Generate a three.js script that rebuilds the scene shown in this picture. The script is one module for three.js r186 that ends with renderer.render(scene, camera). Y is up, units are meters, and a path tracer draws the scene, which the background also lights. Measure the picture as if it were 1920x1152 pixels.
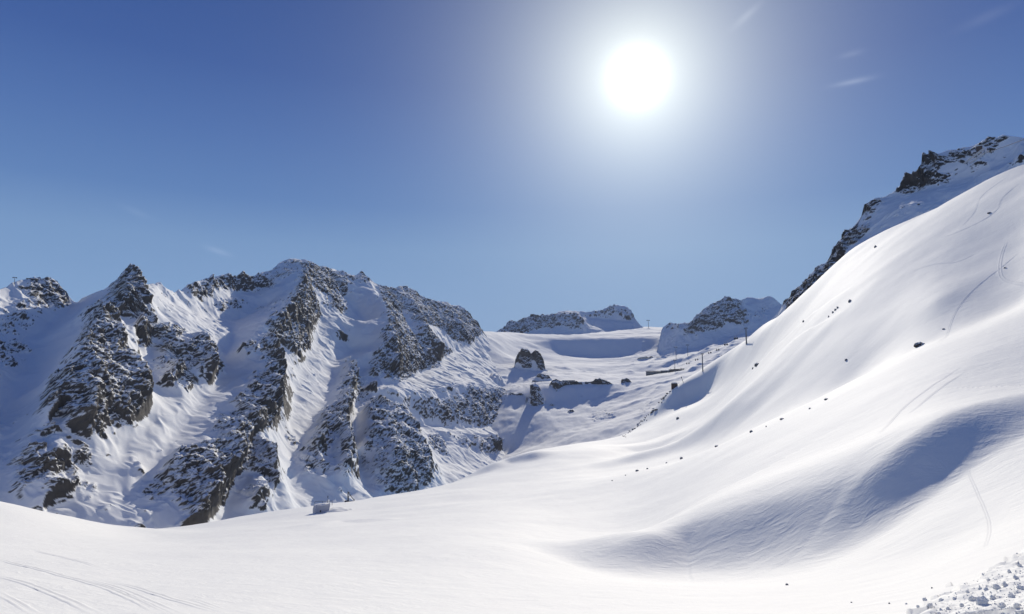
import * as THREE from 'three';
import { createNoise2D, createNoise3D } from 'simplex-noise';
import { mergeGeometries } from 'three/addons/utils/BufferGeometryUtils.js';

// ---------------------------------------------------------------- camera, sky, sun, exposure
const D2R = Math.PI / 180;
const W = 1920, H = 1152, FOV = 50, F = H / 2 / Math.tan(FOV / 2 * D2R), HORIZON = 720;
const PITCH = Math.atan((HORIZON - H / 2) / F);
const EYE = new THREE.Vector3(0, 2, 0);
const scene = new THREE.Scene();
const camera = new THREE.PerspectiveCamera(FOV, W / H, 0.5, 20000);
camera.position.copy(EYE);
camera.rotation.set(PITCH, 0, 0);
scene.add(camera);
const renderer = new THREE.WebGLRenderer({ antialias: true });
renderer.setSize(1024, 614);
renderer.toneMapping = THREE.LinearToneMapping;
renderer.toneMappingExposure = 1.0;
renderer.shadowMap.enabled = true;

// direction of a bearing measured on the photograph (pixels of 1920 x 1152)
const cP = Math.cos(PITCH), sP = Math.sin(PITCH);
function bearing(px, py) {
  const x = (px - W / 2) / F, y = (H / 2 - py) / F;
  return new THREE.Vector3(x, y * cP + sP, y * sP - cP);
}
function at(px, py, r) {                     // the point r metres away (level distance) on that bearing
  const d = bearing(px, py), k = r / Math.hypot(d.x, d.z);
  return new THREE.Vector3(EYE.x + d.x * k, EYE.y + d.y * k, EYE.z + d.z * k);
}
const SUN = bearing(1195, 145).normalize();
const ss = THREE.MathUtils.smoothstep, lerp = THREE.MathUtils.lerp, clamp = THREE.MathUtils.clamp;

{ // sky: clear blue mountain air, paler low down, with a broad aureole round the sun
  const w = 2048, h = 1024, data = new Float32Array(w * h * 4);
  // clear air by elevation above the horizon (degrees, then linear red, green, blue)
  const AIR = [[0, .27, .41, .64], [7, .215, .355, .595], [11.4, .180, .312, .552], [15, .112, .223, .479], [20, .078, .165, .415], [25, .05, .115, .345], [32, .034, .084, .285], [50, .024, .062, .23], [90, .02, .052, .20]];
  for (let j = 0; j < h; j++) {
    const el = ((j + .5) / h - .5) * Math.PI, y = Math.sin(el), ce = Math.cos(el), e = Math.max(0, el / D2R);
    let a = 0; while (a < AIR.length - 2 && AIR[a + 1][0] < e) a++;
    const f = clamp((e - AIR[a][0]) / (AIR[a + 1][0] - AIR[a][0]), 0, 1);
    for (let i = 0; i < w; i++) {
      const az = ((i + .5) / w - .5) * 2 * Math.PI, k = (j * w + i) * 4;
      const g = Math.acos(clamp(Math.cos(az) * ce * SUN.x + y * SUN.y + Math.sin(az) * ce * SUN.z, -1, 1)) / D2R;
      const glow = 1.38 * Math.exp(-g / 6.4) + 1.3 * Math.exp(-g * g / 2.4);
      for (let q = 0; q < 3; q++) data[k + q] = lerp(AIR[a][q + 1], AIR[a + 1][q + 1], f) + glow * [.98, 1, .8][q];
      data[k + 3] = 1;
    }
  }
  for (const [px, py, lx, ly, turn, amt] of [[1600, 153, 36, 3.5, .02, .16], [1597, 101, 22, 4, .05, .07], [408, 471, 26, 4, -.28, .09], [1850, 32, 44, 8, .18, .035], [1400, 30, 34, 6, .6, .10], [255, 398, 30, 5, -.35, .03]]) {     // thin wisps of cirrus
    const d0 = bearing(px, py).normalize(), ca = Math.atan2(d0.z, d0.x), ce = Math.asin(d0.y), s = Math.PI / h, R = 1.6 * lx / F;
    for (let j = Math.floor((ce - R) / s + h / 2); j < (ce + R) / s + h / 2; j++) for (let i = Math.floor((ca - 1.3 * R) / s + w / 2); i < (ca + 1.3 * R) / s + w / 2; i++) {
      const y = ((j + .5 - h / 2) * s - ce) * F, x = ((i + .5 - w / 2) * s - ca) * Math.cos(ce) * F, u = (x * Math.cos(turn) + y * Math.sin(turn)) / lx, v = (-x * Math.sin(turn) + y * Math.cos(turn)) / ly;
      const a = amt * Math.exp(-2 * u * u - 1.5 * v * v), k = (j * w + ((i + w) % w)) * 4;
      for (let q = 0; q < 3; q++) data[k + q] += a * [1, 1, .9][q];
    }
  }
  const t = new THREE.DataTexture(data, w, h, THREE.RGBAFormat, THREE.FloatType);
  t.mapping = THREE.EquirectangularReflectionMapping;
  t.magFilter = THREE.LinearFilter; t.minFilter = THREE.LinearFilter; t.needsUpdate = true;
  scene.background = t; scene.environment = t;
}
const sun = new THREE.DirectionalLight(new THREE.Color(1, 0.94, 0.82), 4.1);
sun.position.copy(SUN).multiplyScalar(6000).add(new THREE.Vector3(0, 0, -1500));
sun.target.position.set(0, 0, -1500);
sun.castShadow = true; sun.shadow.radius = 1;
Object.assign(sun.shadow.camera, { left: -3500, right: 3500, top: 3500, bottom: -3500, near: 1, far: 14000 });
scene.add(sun, sun.target);
scene.fog = new THREE.FogExp2(new THREE.Color(.78, .86, 1), 0.000035);   // thin mountain air

// ---------------------------------------------------------------- helpers
function rngOf(seed) { let a = seed >>> 0; return () => { a = (a + 0x6D2B79F5) | 0; let t = Math.imul(a ^ (a >>> 15), 1 | a); t = (t + Math.imul(t ^ (t >>> 7), 61 | t)) ^ t; return ((t ^ (t >>> 14)) >>> 0) / 4294967296; }; }
const n2 = createNoise2D(rngOf(11)), n2b = createNoise2D(rngOf(12)), n3 = createNoise3D(rngOf(13));
function fbm(x, y, o = 4, g = .5) { let s = 0, a = 1, t = 0; for (let i = 0; i < o; i++) { s += a * n2(x + i * 17.3, y - i * 9.1); t += a; a *= g; x *= 2.03; y *= 2.03; } return s / t; }
function ridged3(x, y, z, o = 2, g = .55) { let s = 0, a = 1, t = 0; for (let i = 0; i < o; i++) { s += a * (1 - 2 * Math.abs(n3(x + i * 31.7, y + i * 11.9, z - i * 7.7))); t += a; a *= g; x *= 2.07; y *= 2.07; z *= 2.07; } return s / t; }
function ridged(x, y, o = 4, g = .5) { let s = 0, a = 1, t = 0; for (let i = 0; i < o; i++) { s += a * (1 - 2 * Math.abs(n2b(x + i * 31.7, y + i * 11.9))); t += a; a *= g; x *= 2.07; y *= 2.07; } return s / t; }
const used = {};
function numbered(name) { const n = used[name] = (used[name] ?? -1) + 1; return n ? name + '_' + String(n).padStart(3, '0') : name; }
function structure(mesh, name) { mesh.name = numbered(name); mesh.userData.kind = 'structure'; mesh.castShadow = mesh.receiveShadow = true; scene.add(mesh); return mesh; }

const terrainMat = new THREE.MeshStandardMaterial({ vertexColors: true, roughness: 0.92, metalness: 0 });

function gridMesh(cols, rows, pos, mat = terrainMat) {
  const idx = new Uint32Array((cols - 1) * (rows - 1) * 6); let k = 0;
  for (let j = 0; j < rows - 1; j++) for (let i = 0; i < cols - 1; i++) {
    const a = j * cols + i, b = a + 1, c = a + cols, d = c + 1;
    if ((i + j) & 1) { idx[k++] = a; idx[k++] = b; idx[k++] = d; idx[k++] = a; idx[k++] = d; idx[k++] = c; }
    else { idx[k++] = a; idx[k++] = b; idx[k++] = c; idx[k++] = b; idx[k++] = d; idx[k++] = c; }
  }
  const g = new THREE.BufferGeometry();
  g.setAttribute('position', new THREE.BufferAttribute(pos, 3));
  g.setIndex(new THREE.BufferAttribute(idx, 1));
  g.computeVertexNormals();
  return new THREE.Mesh(g, mat);
}
const inside = (poly, x, y) => { let c = false; for (let i = 0, j = poly.length - 1; i < poly.length; j = i++) { const a = poly[i], b = poly[j]; if ((a[1] > y) !== (b[1] > y) && x < (b[0] - a[0]) * (y - a[1]) / (b[1] - a[1]) + a[0]) c = !c; } return c; };

// membrane through fixed cells, coarse to fine
function membrane(nx, ny, val, fix, iters = 260) {
  if (nx > 12 && ny > 12) {
    const mx = (nx + 1) >> 1, my = (ny + 1) >> 1, v = new Float32Array(mx * my), c = new Float32Array(mx * my), f = new Uint8Array(mx * my);
    for (let j = 0; j < ny; j++) for (let i = 0; i < nx; i++) if (fix[j * nx + i]) { const k = (j >> 1) * mx + (i >> 1); v[k] += val[j * nx + i]; c[k]++; f[k] = 1; }
    for (let k = 0; k < mx * my; k++) if (c[k]) v[k] /= c[k];
    membrane(mx, my, v, f, iters);
    for (let j = 0; j < ny; j++) for (let i = 0; i < nx; i++) if (!fix[j * nx + i]) {
      const x = Math.min(i / 2, mx - 1.001), y = Math.min(j / 2, my - 1.001), a = x | 0, b = y | 0, s = x - a, t = y - b;
      val[j * nx + i] = (v[b * mx + a] * (1 - s) + v[b * mx + a + 1] * s) * (1 - t) + (v[(b + 1) * mx + a] * (1 - s) + v[(b + 1) * mx + a + 1] * s) * t;
    }
  } else { let m = 0, c = 0; for (let k = 0; k < nx * ny; k++) if (fix[k]) { m += val[k]; c++; } for (let k = 0; k < nx * ny; k++) if (!fix[k]) val[k] = m / Math.max(1, c); }
  const n = nx > 150 ? Math.min(iters, 90) : iters;
  for (let it = 0; it < n; it++) for (let j = 0; j < ny; j++) {
    const up = j > 0 ? -nx : nx, dn = j < ny - 1 ? nx : -nx;
    for (let i = 0; i < nx; i++) { const k = j * nx + i; if (fix[k]) continue; const l = i > 0 ? -1 : 1, r = i < nx - 1 ? 1 : -1; val[k] += 1.5 * ((val[k + l] + val[k + r] + val[k + up] + val[k + dn]) / 4 - val[k]); }
  }
}
function blur(a, nx, ny, r, w) {           // repeated box blur, w(k) = share of the blurred value
  let s = Float32Array.from(a), t = new Float32Array(nx * ny);
  for (let p = 0; p < 3; p++) {
    for (let j = 0; j < ny; j++) for (let i = 0; i < nx; i++) { let m = 0, c = 0; for (let q = -r; q <= r; q++) { const x = i + q; if (x >= 0 && x < nx) { m += s[j * nx + x]; c++; } } t[j * nx + i] = m / c; }
    for (let j = 0; j < ny; j++) for (let i = 0; i < nx; i++) { let m = 0, c = 0; for (let q = -r; q <= r; q++) { const y = j + q; if (y >= 0 && y < ny) { m += t[y * nx + i]; c++; } } s[j * nx + i] = m / c; }
  }
  if (!w) return s;
  const o = new Float32Array(nx * ny); for (let k = 0; k < nx * ny; k++) { const b = w(k); o[k] = a[k] * (1 - b) + s[k] * b; } return o;
}
const bil = (a, nx, ny, x, y) => { x = clamp(x, 0, nx - 1.001); y = clamp(y, 0, ny - 1.001); const i = x | 0, j = y | 0, s = x - i, t = y - j, k = j * nx + i; return (a[k] * (1 - s) + a[k + 1] * s) * (1 - t) + (a[k + nx] * (1 - s) + a[k + nx + 1] * s) * t; };

const SNOW = [0.88, 0.872, 0.84];

/* A mountain side: a sheet over an inclined plane. Ridges, gullies and shelves are polylines measured on the photograph, each point with its height n (metres)
   over the plane; a membrane is stretched between them, then weathered: crags on the rock outcrops, soft flutes on the snow. */
function mountainSide(name, o) {
  const az = o.faces * D2R, sl = o.slope * D2R, hd = new THREE.Vector3(Math.sin(az), 0, -Math.cos(az)), up = new THREE.Vector3(0, 1, 0);
  const N = hd.clone().multiplyScalar(Math.sin(sl)).addScaledVector(up, Math.cos(sl)), V = hd.clone().multiplyScalar(-Math.cos(sl)).addScaledVector(up, Math.sin(sl));
  const U = new THREE.Vector3().crossVectors(V, N).normalize(), P0 = at(...o.foot);
  const onSheet = (px, py, n) => {
    const d = bearing(px, py), e = EYE.clone().sub(P0), t = (n - e.dot(N)) / d.dot(N), p = e.addScaledVector(d, t);
    return [p.dot(U), p.dot(V), n];
  };
  const place = (pts, dn = 0) => pts.map(([x, y, n]) => onSheet(x, y, (n ?? 0) + dn));
  const lines = o.lines.map((l) => place(l)), sky = place(o.skyline), base = place(o.base);
  let u0 = 1e9, u1 = -1e9, v0 = 1e9, v1 = -1e9;
  for (const l of [...lines, sky, base]) for (const p of l) { u0 = Math.min(u0, p[0]); u1 = Math.max(u1, p[0]); v0 = Math.min(v0, p[1]); v1 = Math.max(v1, p[1]); }
  const C = o.cell ?? 4, nx = Math.ceil((u1 - u0) / C) + 3, ny = Math.ceil((v1 - v0) / C) + 3, gx = (u) => (u - u0) / C + 1, gy = (v) => (v - v0) / C + 1;
  const val = new Float32Array(nx * ny), cnt = new Float32Array(nx * ny), fix = new Uint8Array(nx * ny);
  for (const l of [...lines, sky, base]) for (let i = 0; i < l.length - 1; i++) {
    const a = l[i], b = l[i + 1], st = Math.max(1, Math.ceil(Math.hypot(b[0] - a[0], b[1] - a[1]) / C * 2));
    for (let q = 0; q <= st; q++) { const t = q / st, k = clamp(Math.round(gy(lerp(a[1], b[1], t))), 0, ny - 1) * nx + clamp(Math.round(gx(lerp(a[0], b[0], t))), 0, nx - 1); val[k] += lerp(a[2], b[2], t); cnt[k]++; fix[k] = 1; }
  }
  for (let k = 0; k < nx * ny; k++) if (fix[k]) val[k] /= cnt[k];
  membrane(nx, ny, val, fix);
  // outcrops
  let mask = new Float32Array(nx * ny);
  const toSheet = ([x, y]) => { let n = 0, p; for (let i = 0; i < 6; i++) { p = onSheet(x, y, n); n = lerp(n, bil(val, nx, ny, gx(p[0]), gy(p[1])), .7); } return p; };
  for (const [density, ...poly] of o.rocks ?? []) {
    const q = poly.map(toSheet).map((p) => [gx(p[0]), gy(p[1])]);
    const xs = q.map((p) => p[0]), ys = q.map((p) => p[1]);
    for (let j = Math.max(0, Math.floor(Math.min(...ys))); j <= Math.min(ny - 1, Math.max(...ys)); j++) for (let i = Math.max(0, Math.floor(Math.min(...xs))); i <= Math.min(nx - 1, Math.max(...xs)); i++) if (inside(q, i, j)) mask[j * nx + i] = density;
  }
  mask = blur(mask, nx, ny, o.fuzz ?? 2);
  const soft = blur(val, nx, ny, o.soften ?? 1, (k) => 1 - 0.75 * Math.min(1, mask[k]));
  const wide = blur(val, nx, ny, Math.round(34 * (o.scale ?? 1) / C / 2)), proud = new Float32Array(nx * ny);
  for (let k = 0; k < nx * ny; k++) proud[k] = val[k] - wide[k];
  // mesh
  const cols = o.cols, rows = o.rows, back = [6, 20, 60, 160, 320], R = rows + back.length, pos = new Float32Array(cols * R * 3), rk = new Float32Array(cols * R);
  const along = (l) => { const s = [...l].sort((a, b) => a[0] - b[0]); return (u) => { let i = 0; while (i < s.length - 2 && s[i + 1][0] < u) i++; const a = s[i], b = s[i + 1], t = clamp((u - a[0]) / Math.max(1e-6, b[0] - a[0]), 0, 1); return lerp(a[1], b[1], t); }; };
  const uFlat = o.flatFrom ? onSheet(...o.flatFrom)[0] : 1e9, vTop = along(sky), vBot = along(base), us0 = u0, us1 = u1;
  const S = o.scale ?? 1, A = o.crag ?? 1, p = new THREE.Vector3();
  const surface = (u, v) => {
    const m = bil(mask, nx, ny, gx(u), gy(v)), n = bil(soft, nx, ny, gx(u), gy(v));
    const wx = 9 * S * fbm(u / (60 * S), v / (60 * S), 2), wy = 9 * S * fbm(u / (60 * S) + 40, v / (60 * S) - 40, 2);
    const a = (u + wx) / S, b = (v + wy) / S, c = n / S, da = a * .83 + b * .55, db = -a * .55 + b * .83, ta = a * .93 + b * .37, tb = -a * .37 + b * .93;
    const big = ridged3(da / 50, db / 75, c / 50) * 5, craggy = big + ridged3(ta / 26 + 9, tb / 7.6, c / 11) * 2.3 + ridged3(ta / 9.5, tb / 3.8 + 5, c / 5, 2, .6) * 1.25, cv = ss(bil(proud, nx, ny, gx(u), gy(v)) / S, -5, 9), spurs = (ridged3(a / 80, b / 130, c / 90 + 4, 1) * 11 * (.22 + .78 * cv) + ridged3(a / 33 + 3, b / 60, c / 34 - 4, 2) * 6.5 * (.08 + .92 * cv));
    const flutes = fbm(a / 24, b / 170, 2) * .28 + fbm(a / 70 + 7, b / 80, 3) * 2.4 + fbm(a / 7, b / 24, 2) * .07;
    const mm = m + .42 * fbm(a / 26, b / 26 + 3, 4, .6) * ss(m, .02, .3) + (o.scatter ?? .2) * Math.max(0, fbm(a / 40 + 9, b / 30, 3) * 2 + cv - .35), e = ss(mm, .1, .6);
    return [n + S * (flutes * (1 - .6 * e) * (o.snowy ?? 1) + (craggy * e + spurs * (.6 + .4 * e)) * A + 1.5 * e), mm, e];
  };
  for (let i = 0; i < cols; i++) {
    const kk = o.stretch ?? 0, tq = i / (cols - 1), u = lerp(us0, us1, kk ? (Math.exp(kk * tq) - 1) / (Math.exp(kk) - 1) : tq), vt = vTop(u) , vb = vBot(u);
    for (let j = 0; j < rows; j++) {
      const v = lerp(vb, vt, j / (rows - 1)), sf = surface(u, v), [n, m] = sf, k = j * cols + i;
      const ee = sf[2] * S * (j < rows - 1 ? 1 : .3); p.copy(P0).addScaledVector(U, u + ee * 2.6 * ridged3(u / (11 * S), v / (9 * S), n / (11 * S) + 7, 2, .6)).addScaledVector(V, v + ee * 1.6 * n3(u / (13 * S) + 4, v / (9 * S), n / (9 * S))).addScaledVector(N, n);
      pos.set([p.x, p.y, p.z], k * 3); rk[k] = m;
    }
    const top = p.clone();
    back.forEach((d, q) => { const k = (rows + q) * cols + i, w = d * S; { const vd = top.clone().sub(EYE), hh = Math.hypot(vd.x, vd.z); p.copy(top).add(new THREE.Vector3(vd.x / hh * w, (vd.y / hh - (u > uFlat ? .1 : .45)) * w, vd.z / hh * w)); } pos.set([p.x, p.y, p.z], k * 3); rk[k] = u > uFlat ? 0 : rk[(rows - 1) * cols + i]; });
  }
  const mesh = gridMesh(cols, R, pos), nor = mesh.geometry.attributes.normal, col = new Float32Array(cols * R * 3);
  for (let k = 0; k < cols * R; k++) {
    const x = pos[k * 3], y = pos[k * 3 + 1], z = pos[k * 3 + 2], ny_ = nor.getY(k), m = Math.min(1.2, rk[k]);
    const g = .45 * n3(x / (11 * S), y / (7 * S), z / (11 * S)) + .55 * n3(x / (3.8 * S), y / (2.4 * S), z / (3.8 * S));
    const thr = (o.bare ?? .30) + .31 * m, s = ss(thr - ny_ + .46 * g * (.2 + m), -.01, .04);
    const t = .5 + .5 * n3(x / (30 * S), y / (12 * S), z / (30 * S)), q = .75 + .5 * (g * .5 + .5);
    const rock = [lerp(.032, .078, t) * q, lerp(.030, .067, t) * q, lerp(.029, .057, t) * q];
    for (let c = 0; c < 3; c++) col[k * 3 + c] = lerp(SNOW[c], rock[c], s);
  }
  mesh.geometry.setAttribute('color', new THREE.BufferAttribute(col, 3));
  structure(mesh, name);
  return (px, py, n = 0) => { const q = onSheet(px, py, n); return P0.clone().addScaledVector(U, q[0]).addScaledVector(V, q[1]).addScaledVector(N, q[2]); };
}

// ---------------------------------------------------------------- the massif on the far side of the valley
const onMassif = mountainSide('mountain_range', {
  faces: 112, slope: 37, foot: [300, 985, 780], cols: 1100, rows: 620, cell: 3.5, stretch: 1.1, flatFrom: [903, 622, -55],
  base: [[-110, 1000, -5], [100, 1010, 5], [300, 1035, 15], [500, 1025, 10], [700, 990, 5], [850, 950, 0], [1015, 880, -20]],
  skyline: [[-110, 590, -60], [0, 542, -62], [20, 533, -62], [52, 525, -62], [66, 523, -62], [78, 530, -62], [98, 528, -64], [115, 543, -66], [130, 560, -70], [141, 573, -75], [150, 565, -68], [175, 548, -44], [195, 545, -34], [205, 540, -28], [225, 517, -14], [245, 500, 0], [252, 505, -4], [265, 528, -14], [272, 536, -18], [285, 534, -20], [297, 528, -22], [303, 537, -29], [315, 540, -30], [328, 547, -38], [350, 538, -48], [365, 531, -50], [385, 525, -50], [405, 517, -50], [440, 518, -50], [470, 519, -48], [490, 513, -42], [508, 508, -35], [520, 497, -26], [530, 490, -20], [545, 486, -12], [555, 485, -8], [573, 488, 0], [582, 495, -5], [592, 502, -12], [604, 504, -18], [625, 505, -24], [645, 514, -28], [655, 514, -22], [663, 518, -21], [676, 511, -5], [690, 521, -5], [702, 532, -9], [712, 537, -7], [725, 541, -4], [740, 543, -10], [757, 538, -8], [765, 541, -8], [780, 553, -10], [800, 564, -15], [825, 565, -20], [845, 572, -22], [860, 574, -22], [868, 580, -23], [880, 590, -27], [895, 609, -41], [903, 622, -55], [925, 645, -68], [960, 682, -87], [1015, 722, -100]],
  lines: [
    // leftmost mountain and the gully that parts it from the pyramid
    [[141, 573, -75], [95, 612, -72], [60, 642, -62], [45, 690, -48], [22, 740, -36], [-20, 800, -25]],
    [[-100, 650, -8], [-70, 720, 4], [-60, 800, 4], [-60, 900, 4]], [[0, 600, -58], [40, 570, -62], [90, 570, -68]], [[-20, 680, -30], [15, 660, -48]],
    // pyramid
    [[245, 500, 0], [256, 525, 6], [263, 546, 9], [271, 569, 10], [284, 582, 4]], [[245, 500, 0], [228, 545, 8], [225, 580, 2]], [[262, 600, 8], [256, 618, 12], [260, 642, 8], [268, 680, 8], [276, 707, 6]],
    [[193, 563, 12], [180, 606, 24], [156, 637, 32], [133, 668, 37], [112, 700, 42], [101, 744, 44], [98, 780, 40]],
    [[193, 563, 12], [208, 616, 26], [227, 642, 32], [242, 668, 30], [262, 700, 30], [277, 745, 26], [250, 775, 22], [210, 795, 18], [190, 830, 18]],
    [[190, 690, 42], [180, 745, 38], [150, 790, 32]], [[188, 640, 26], [190, 690, 34], [198, 730, 40]], [[100, 640, -40], [80, 690, -30], [60, 740, -18]], [[130, 600, -45], [150, 580, -50]],
    [[213, 575, -8], [238, 625, -15], [258, 665, -8], [278, 712, 2], [290, 755, 8], [262, 810, 8], [230, 850, 8], [200, 900, 10], [190, 960, 14]],
    [[300, 760, 6], [290, 850, 8], [262, 930, 14], [255, 1000, 20]],
    // lower left ribs
    [[78, 742, 6], [70, 780, 17], [62, 820, 20], [50, 860, 23], [45, 900, 22], [60, 945, 16]], [[105, 772, 20], [95, 820, 24], [88, 866, 26], [125, 853, 22], [163, 845, 16]],
    [[90, 790, 6], [80, 850, 16]], [[25, 760, -26], [12, 830, -10], [5, 900, 0], [20, 965, 2]], [[100, 893, 12], [155, 882, 8]], [[98, 925, 17], [150, 903, 13]], [[90, 960, 8], [120, 955, 8]], [[150, 830, 18], [130, 820, 18]],
    // shelf below the long crest
    [[300, 590, -24], [330, 616, -20], [400, 636, -26], [440, 622, -42]], [[300, 556, -26], [350, 585, -48], [400, 600, -74], [455, 602, -88]], [[400, 575, -68], [450, 550, -76], [500, 545, -62]],
    [[310, 642, 6], [350, 652, 2], [375, 636, -4], [395, 662, 8], [398, 692, 12]], [[330, 672, -10], [345, 700, -4], [330, 730, 2]], [[286, 640, -18], [286, 690, -12], [300, 745, 2]], [[300, 715, 6], [330, 690, 4]],
    // main summit: crest, lit rock face, chute
    [[573, 488, 0], [569, 514, 10], [560, 538, 18], [549, 560, 24], [535, 579, 24], [519, 593, 18], [495, 612, 6], [489, 617, 2]],
    [[500, 572, -66], [470, 597, -84]], [[590, 522, -12], [599, 560, -28], [600, 600, -42], [592, 640, -48], [567, 690, -42], [552, 740, -32], [542, 800, -22], [545, 860, -10], [545, 920, 0], [565, 980, 8]],
    [[575, 585, -2], [570, 615, -12]], [[560, 655, -18], [540, 640, -6]],
    [[489, 617, 2], [508, 644, 10], [519, 668, 18], [525, 692, 24], [523, 725, 28], [508, 765, 28], [474, 790, 32], [458, 840, 34], [432, 880, 36], [398, 920, 38], [350, 982, 26]],
    [[489, 617, 2], [470, 635, -10], [454, 652, 2], [472, 675, 2], [494, 693, 14]], [[440, 600, -80], [430, 640, -42], [418, 690, -28], [392, 735, -12], [350, 790, -2], [300, 850, 4], [285, 930, 12]],
    [[480, 705, 12], [455, 742, 16], [440, 770, 16], [415, 800, 20], [380, 830, 26], [330, 850, 22], [302, 885, 22], [325, 930, 24], [345, 975, 22]], [[255, 850, 14], [262, 885, 16], [272, 905, 12]], [[450, 690, -12], [425, 735, -4]],
    [[485, 822, 22], [505, 848, 26], [514, 892, 26], [482, 930, 24], [450, 946, 18]], [[466, 832, 10], [448, 880, 14], [420, 940, 10], [400, 985, 12]], [[520, 800, -4], [525, 860, 2]],
    // second bowl and its ribs
    [[640, 642, -60], [660, 658, -62], [622, 682, -52], [600, 722, -44]], [[640, 602, -62], [685, 622, -58]], [[630, 620, -38], [648, 628, -40]], [[690, 650, -34], [676, 660, -44]],
    [[655, 672, -36], [661, 700, -18], [651, 740, -2], [640, 780, 12], [647, 830, 22], [641, 886, 20]], [[630, 700, -48], [604, 760, -34], [577, 802, -22], [562, 852, -10]], [[614, 765, -18], [594, 812, 8], [589, 840, 12], [603, 882, 10]], [[618, 820, -4], [620, 880, 2]],
    [[671, 690, -54], [674, 740, -44], [668, 800, -32], [658, 860, -20], [680, 925, -6]],
    [[676, 511, -5], [700, 542, 0], [713, 566, 9], [723, 594, 18], [721, 622, 18], [716, 645, 0], [700, 665, -18]], [[640, 555, -50], [668, 585, -54], [690, 615, -48]],
    // rock slopes on the right and the terrace at their foot
    [[757, 538, -8], [776, 580, 2], [800, 620, 2], [832, 652, -14]], [[742, 560, -12], [770, 620, -18], [800, 660, -26]], [[735, 600, 18], [738, 640, 16], [748, 690, -4]], [[845, 575, -22], [862, 610, -20], [880, 638, -44]], [[815, 580, -26], [840, 620, -30]],
    [[698, 690, -22], [740, 712, -40], [790, 700, -52], [822, 682, -56], [850, 660, -62], [895, 648, -62], [940, 690, -80]],
    [[690, 715, -10], [755, 741, -12], [800, 737, -14], [850, 727, -15], [880, 722, -15], [920, 727, -20], [960, 737, -30], [1010, 748, -44]],
    [[768, 800, -44], [810, 800, -46], [860, 806, -46], [920, 800, -48], [965, 790, -52]], [[822, 815, -26], [838, 812, -26]], [[862, 818, -28], [880, 815, -28]], [[918, 815, -26], [935, 835, -22]], [[830, 872, -28], [900, 862, -30], [960, 840, -40]],
    [[706, 745, 6], [749, 762, 14], [779, 808, 20], [793, 841, 24], [806, 868, 24], [801, 892, 18], [779, 919, 10]], [[692, 754, 2], [687, 808, 10], [671, 852, 12], [668, 873, 12], [702, 922, 8]], [[735, 800, 24], [738, 860, 32]], [[780, 772, -34], [800, 800, -38], [818, 850, -28], [835, 905, -14], [850, 935, -5]],
  ],
  rocks: [
    [.22, [-60, 580], [0, 590], [40, 560], [78, 530], [110, 545], [125, 570], [90, 585], [40, 640], [15, 660], [-60, 690]],
    [.8, [60, 525], [98, 528], [122, 555], [115, 575], [80, 572], [50, 548]],
    [.35, [0, 650], [40, 625], [52, 650], [40, 690], [0, 690]],
    [.7, [205, 540], [245, 500], [262, 530], [272, 560], [262, 595], [235, 600], [215, 575]], [.5, [262, 590], [290, 600], [276, 640], [262, 650], [250, 625]],
    [.76, [188, 563], [200, 563], [208, 616], [227, 642], [245, 680], [262, 705], [277, 745], [250, 772], [205, 790], [150, 770], [100, 750], [112, 700], [140, 668], [165, 640], [180, 606]],
    [.5, [110, 690], [140, 655], [165, 620], [185, 580], [160, 575], [150, 620], [120, 670]],
    [.6, [140, 770], [215, 790], [195, 815], [185, 825], [165, 800], [140, 790]], [.2, [95, 760], [140, 775], [170, 820], [100, 830], [60, 840], [70, 770]],
    [.8, [40, 855], [78, 848], [90, 870], [130, 850], [168, 842], [165, 860], [125, 878], [88, 892], [60, 895], [38, 880]], [.85, [95, 912], [130, 905], [160, 893], [150, 915], [110, 935], [92, 940]], [.6, [28, 888], [50, 900], [68, 950], [40, 940]], [.6, [14, 782], [30, 785], [25, 812], [5, 810]], [.5, [0, 830], [40, 820], [40, 850], [15, 900]],
    [.55, [288, 620], [345, 615], [340, 640], [310, 650], [285, 650]], [.7, [340, 655], [380, 635], [405, 660], [400, 690], [370, 700], [345, 690]], [.55, [295, 690], [340, 690], [360, 720], [300, 735]], [.4, [300, 650], [340, 650], [330, 690], [285, 690]],
    [.5, [400, 520], [440, 518], [510, 508], [545, 486], [570, 492], [560, 515], [530, 520], [480, 540], [430, 535], [400, 540]], [.4, [350, 540], [400, 518], [410, 545], [360, 560]], [.45, [480, 540], [520, 525], [510, 545], [490, 555]], [.45, [480, 575], [520, 560], [530, 570], [500, 590]], [.3, [400, 560], [460, 555], [450, 580], [400, 580]],
    [.82, [571, 490], [578, 530], [590, 550], [599, 590], [575, 615], [552, 605], [533, 585], [550, 560], [562, 535]], [.75, [578, 495], [604, 503], [610, 540], [592, 545], [580, 520]],
    [.7, [495, 612], [535, 582], [560, 605], [582, 650], [545, 658], [520, 640]], [.6, [600, 505], [650, 512], [640, 540], [615, 560], [600, 540]], [.45, [640, 520], [665, 518], [645, 555], [620, 560]], [.3, [610, 560], [650, 560], [650, 590], [615, 590]], [.5, [660, 520], [676, 511], [690, 525], [680, 535]],
    [.9, [497, 625], [512, 645], [525, 690], [528, 735], [505, 730], [500, 690], [490, 660]],
    [.85, [480, 700], [500, 715], [522, 735], [515, 780], [480, 800], [458, 800], [430, 790], [455, 740]], [.9, [420, 770], [460, 795], [475, 830], [455, 840], [420, 830], [405, 800]],
    [.7, [330, 850], [400, 830], [430, 835], [400, 870], [345, 950], [300, 910], [310, 870]], [1.25, [405, 862], [455, 832], [462, 850], [430, 890], [405, 925], [360, 975], [340, 985], [345, 955], [385, 905]], [.7, [255, 920], [300, 890], [310, 930], [290, 945]],
    [.75, [475, 828], [500, 835], [514, 895], [490, 910], [470, 870]], [.5, [445, 920], [480, 905], [490, 925], [450, 948]],
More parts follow.
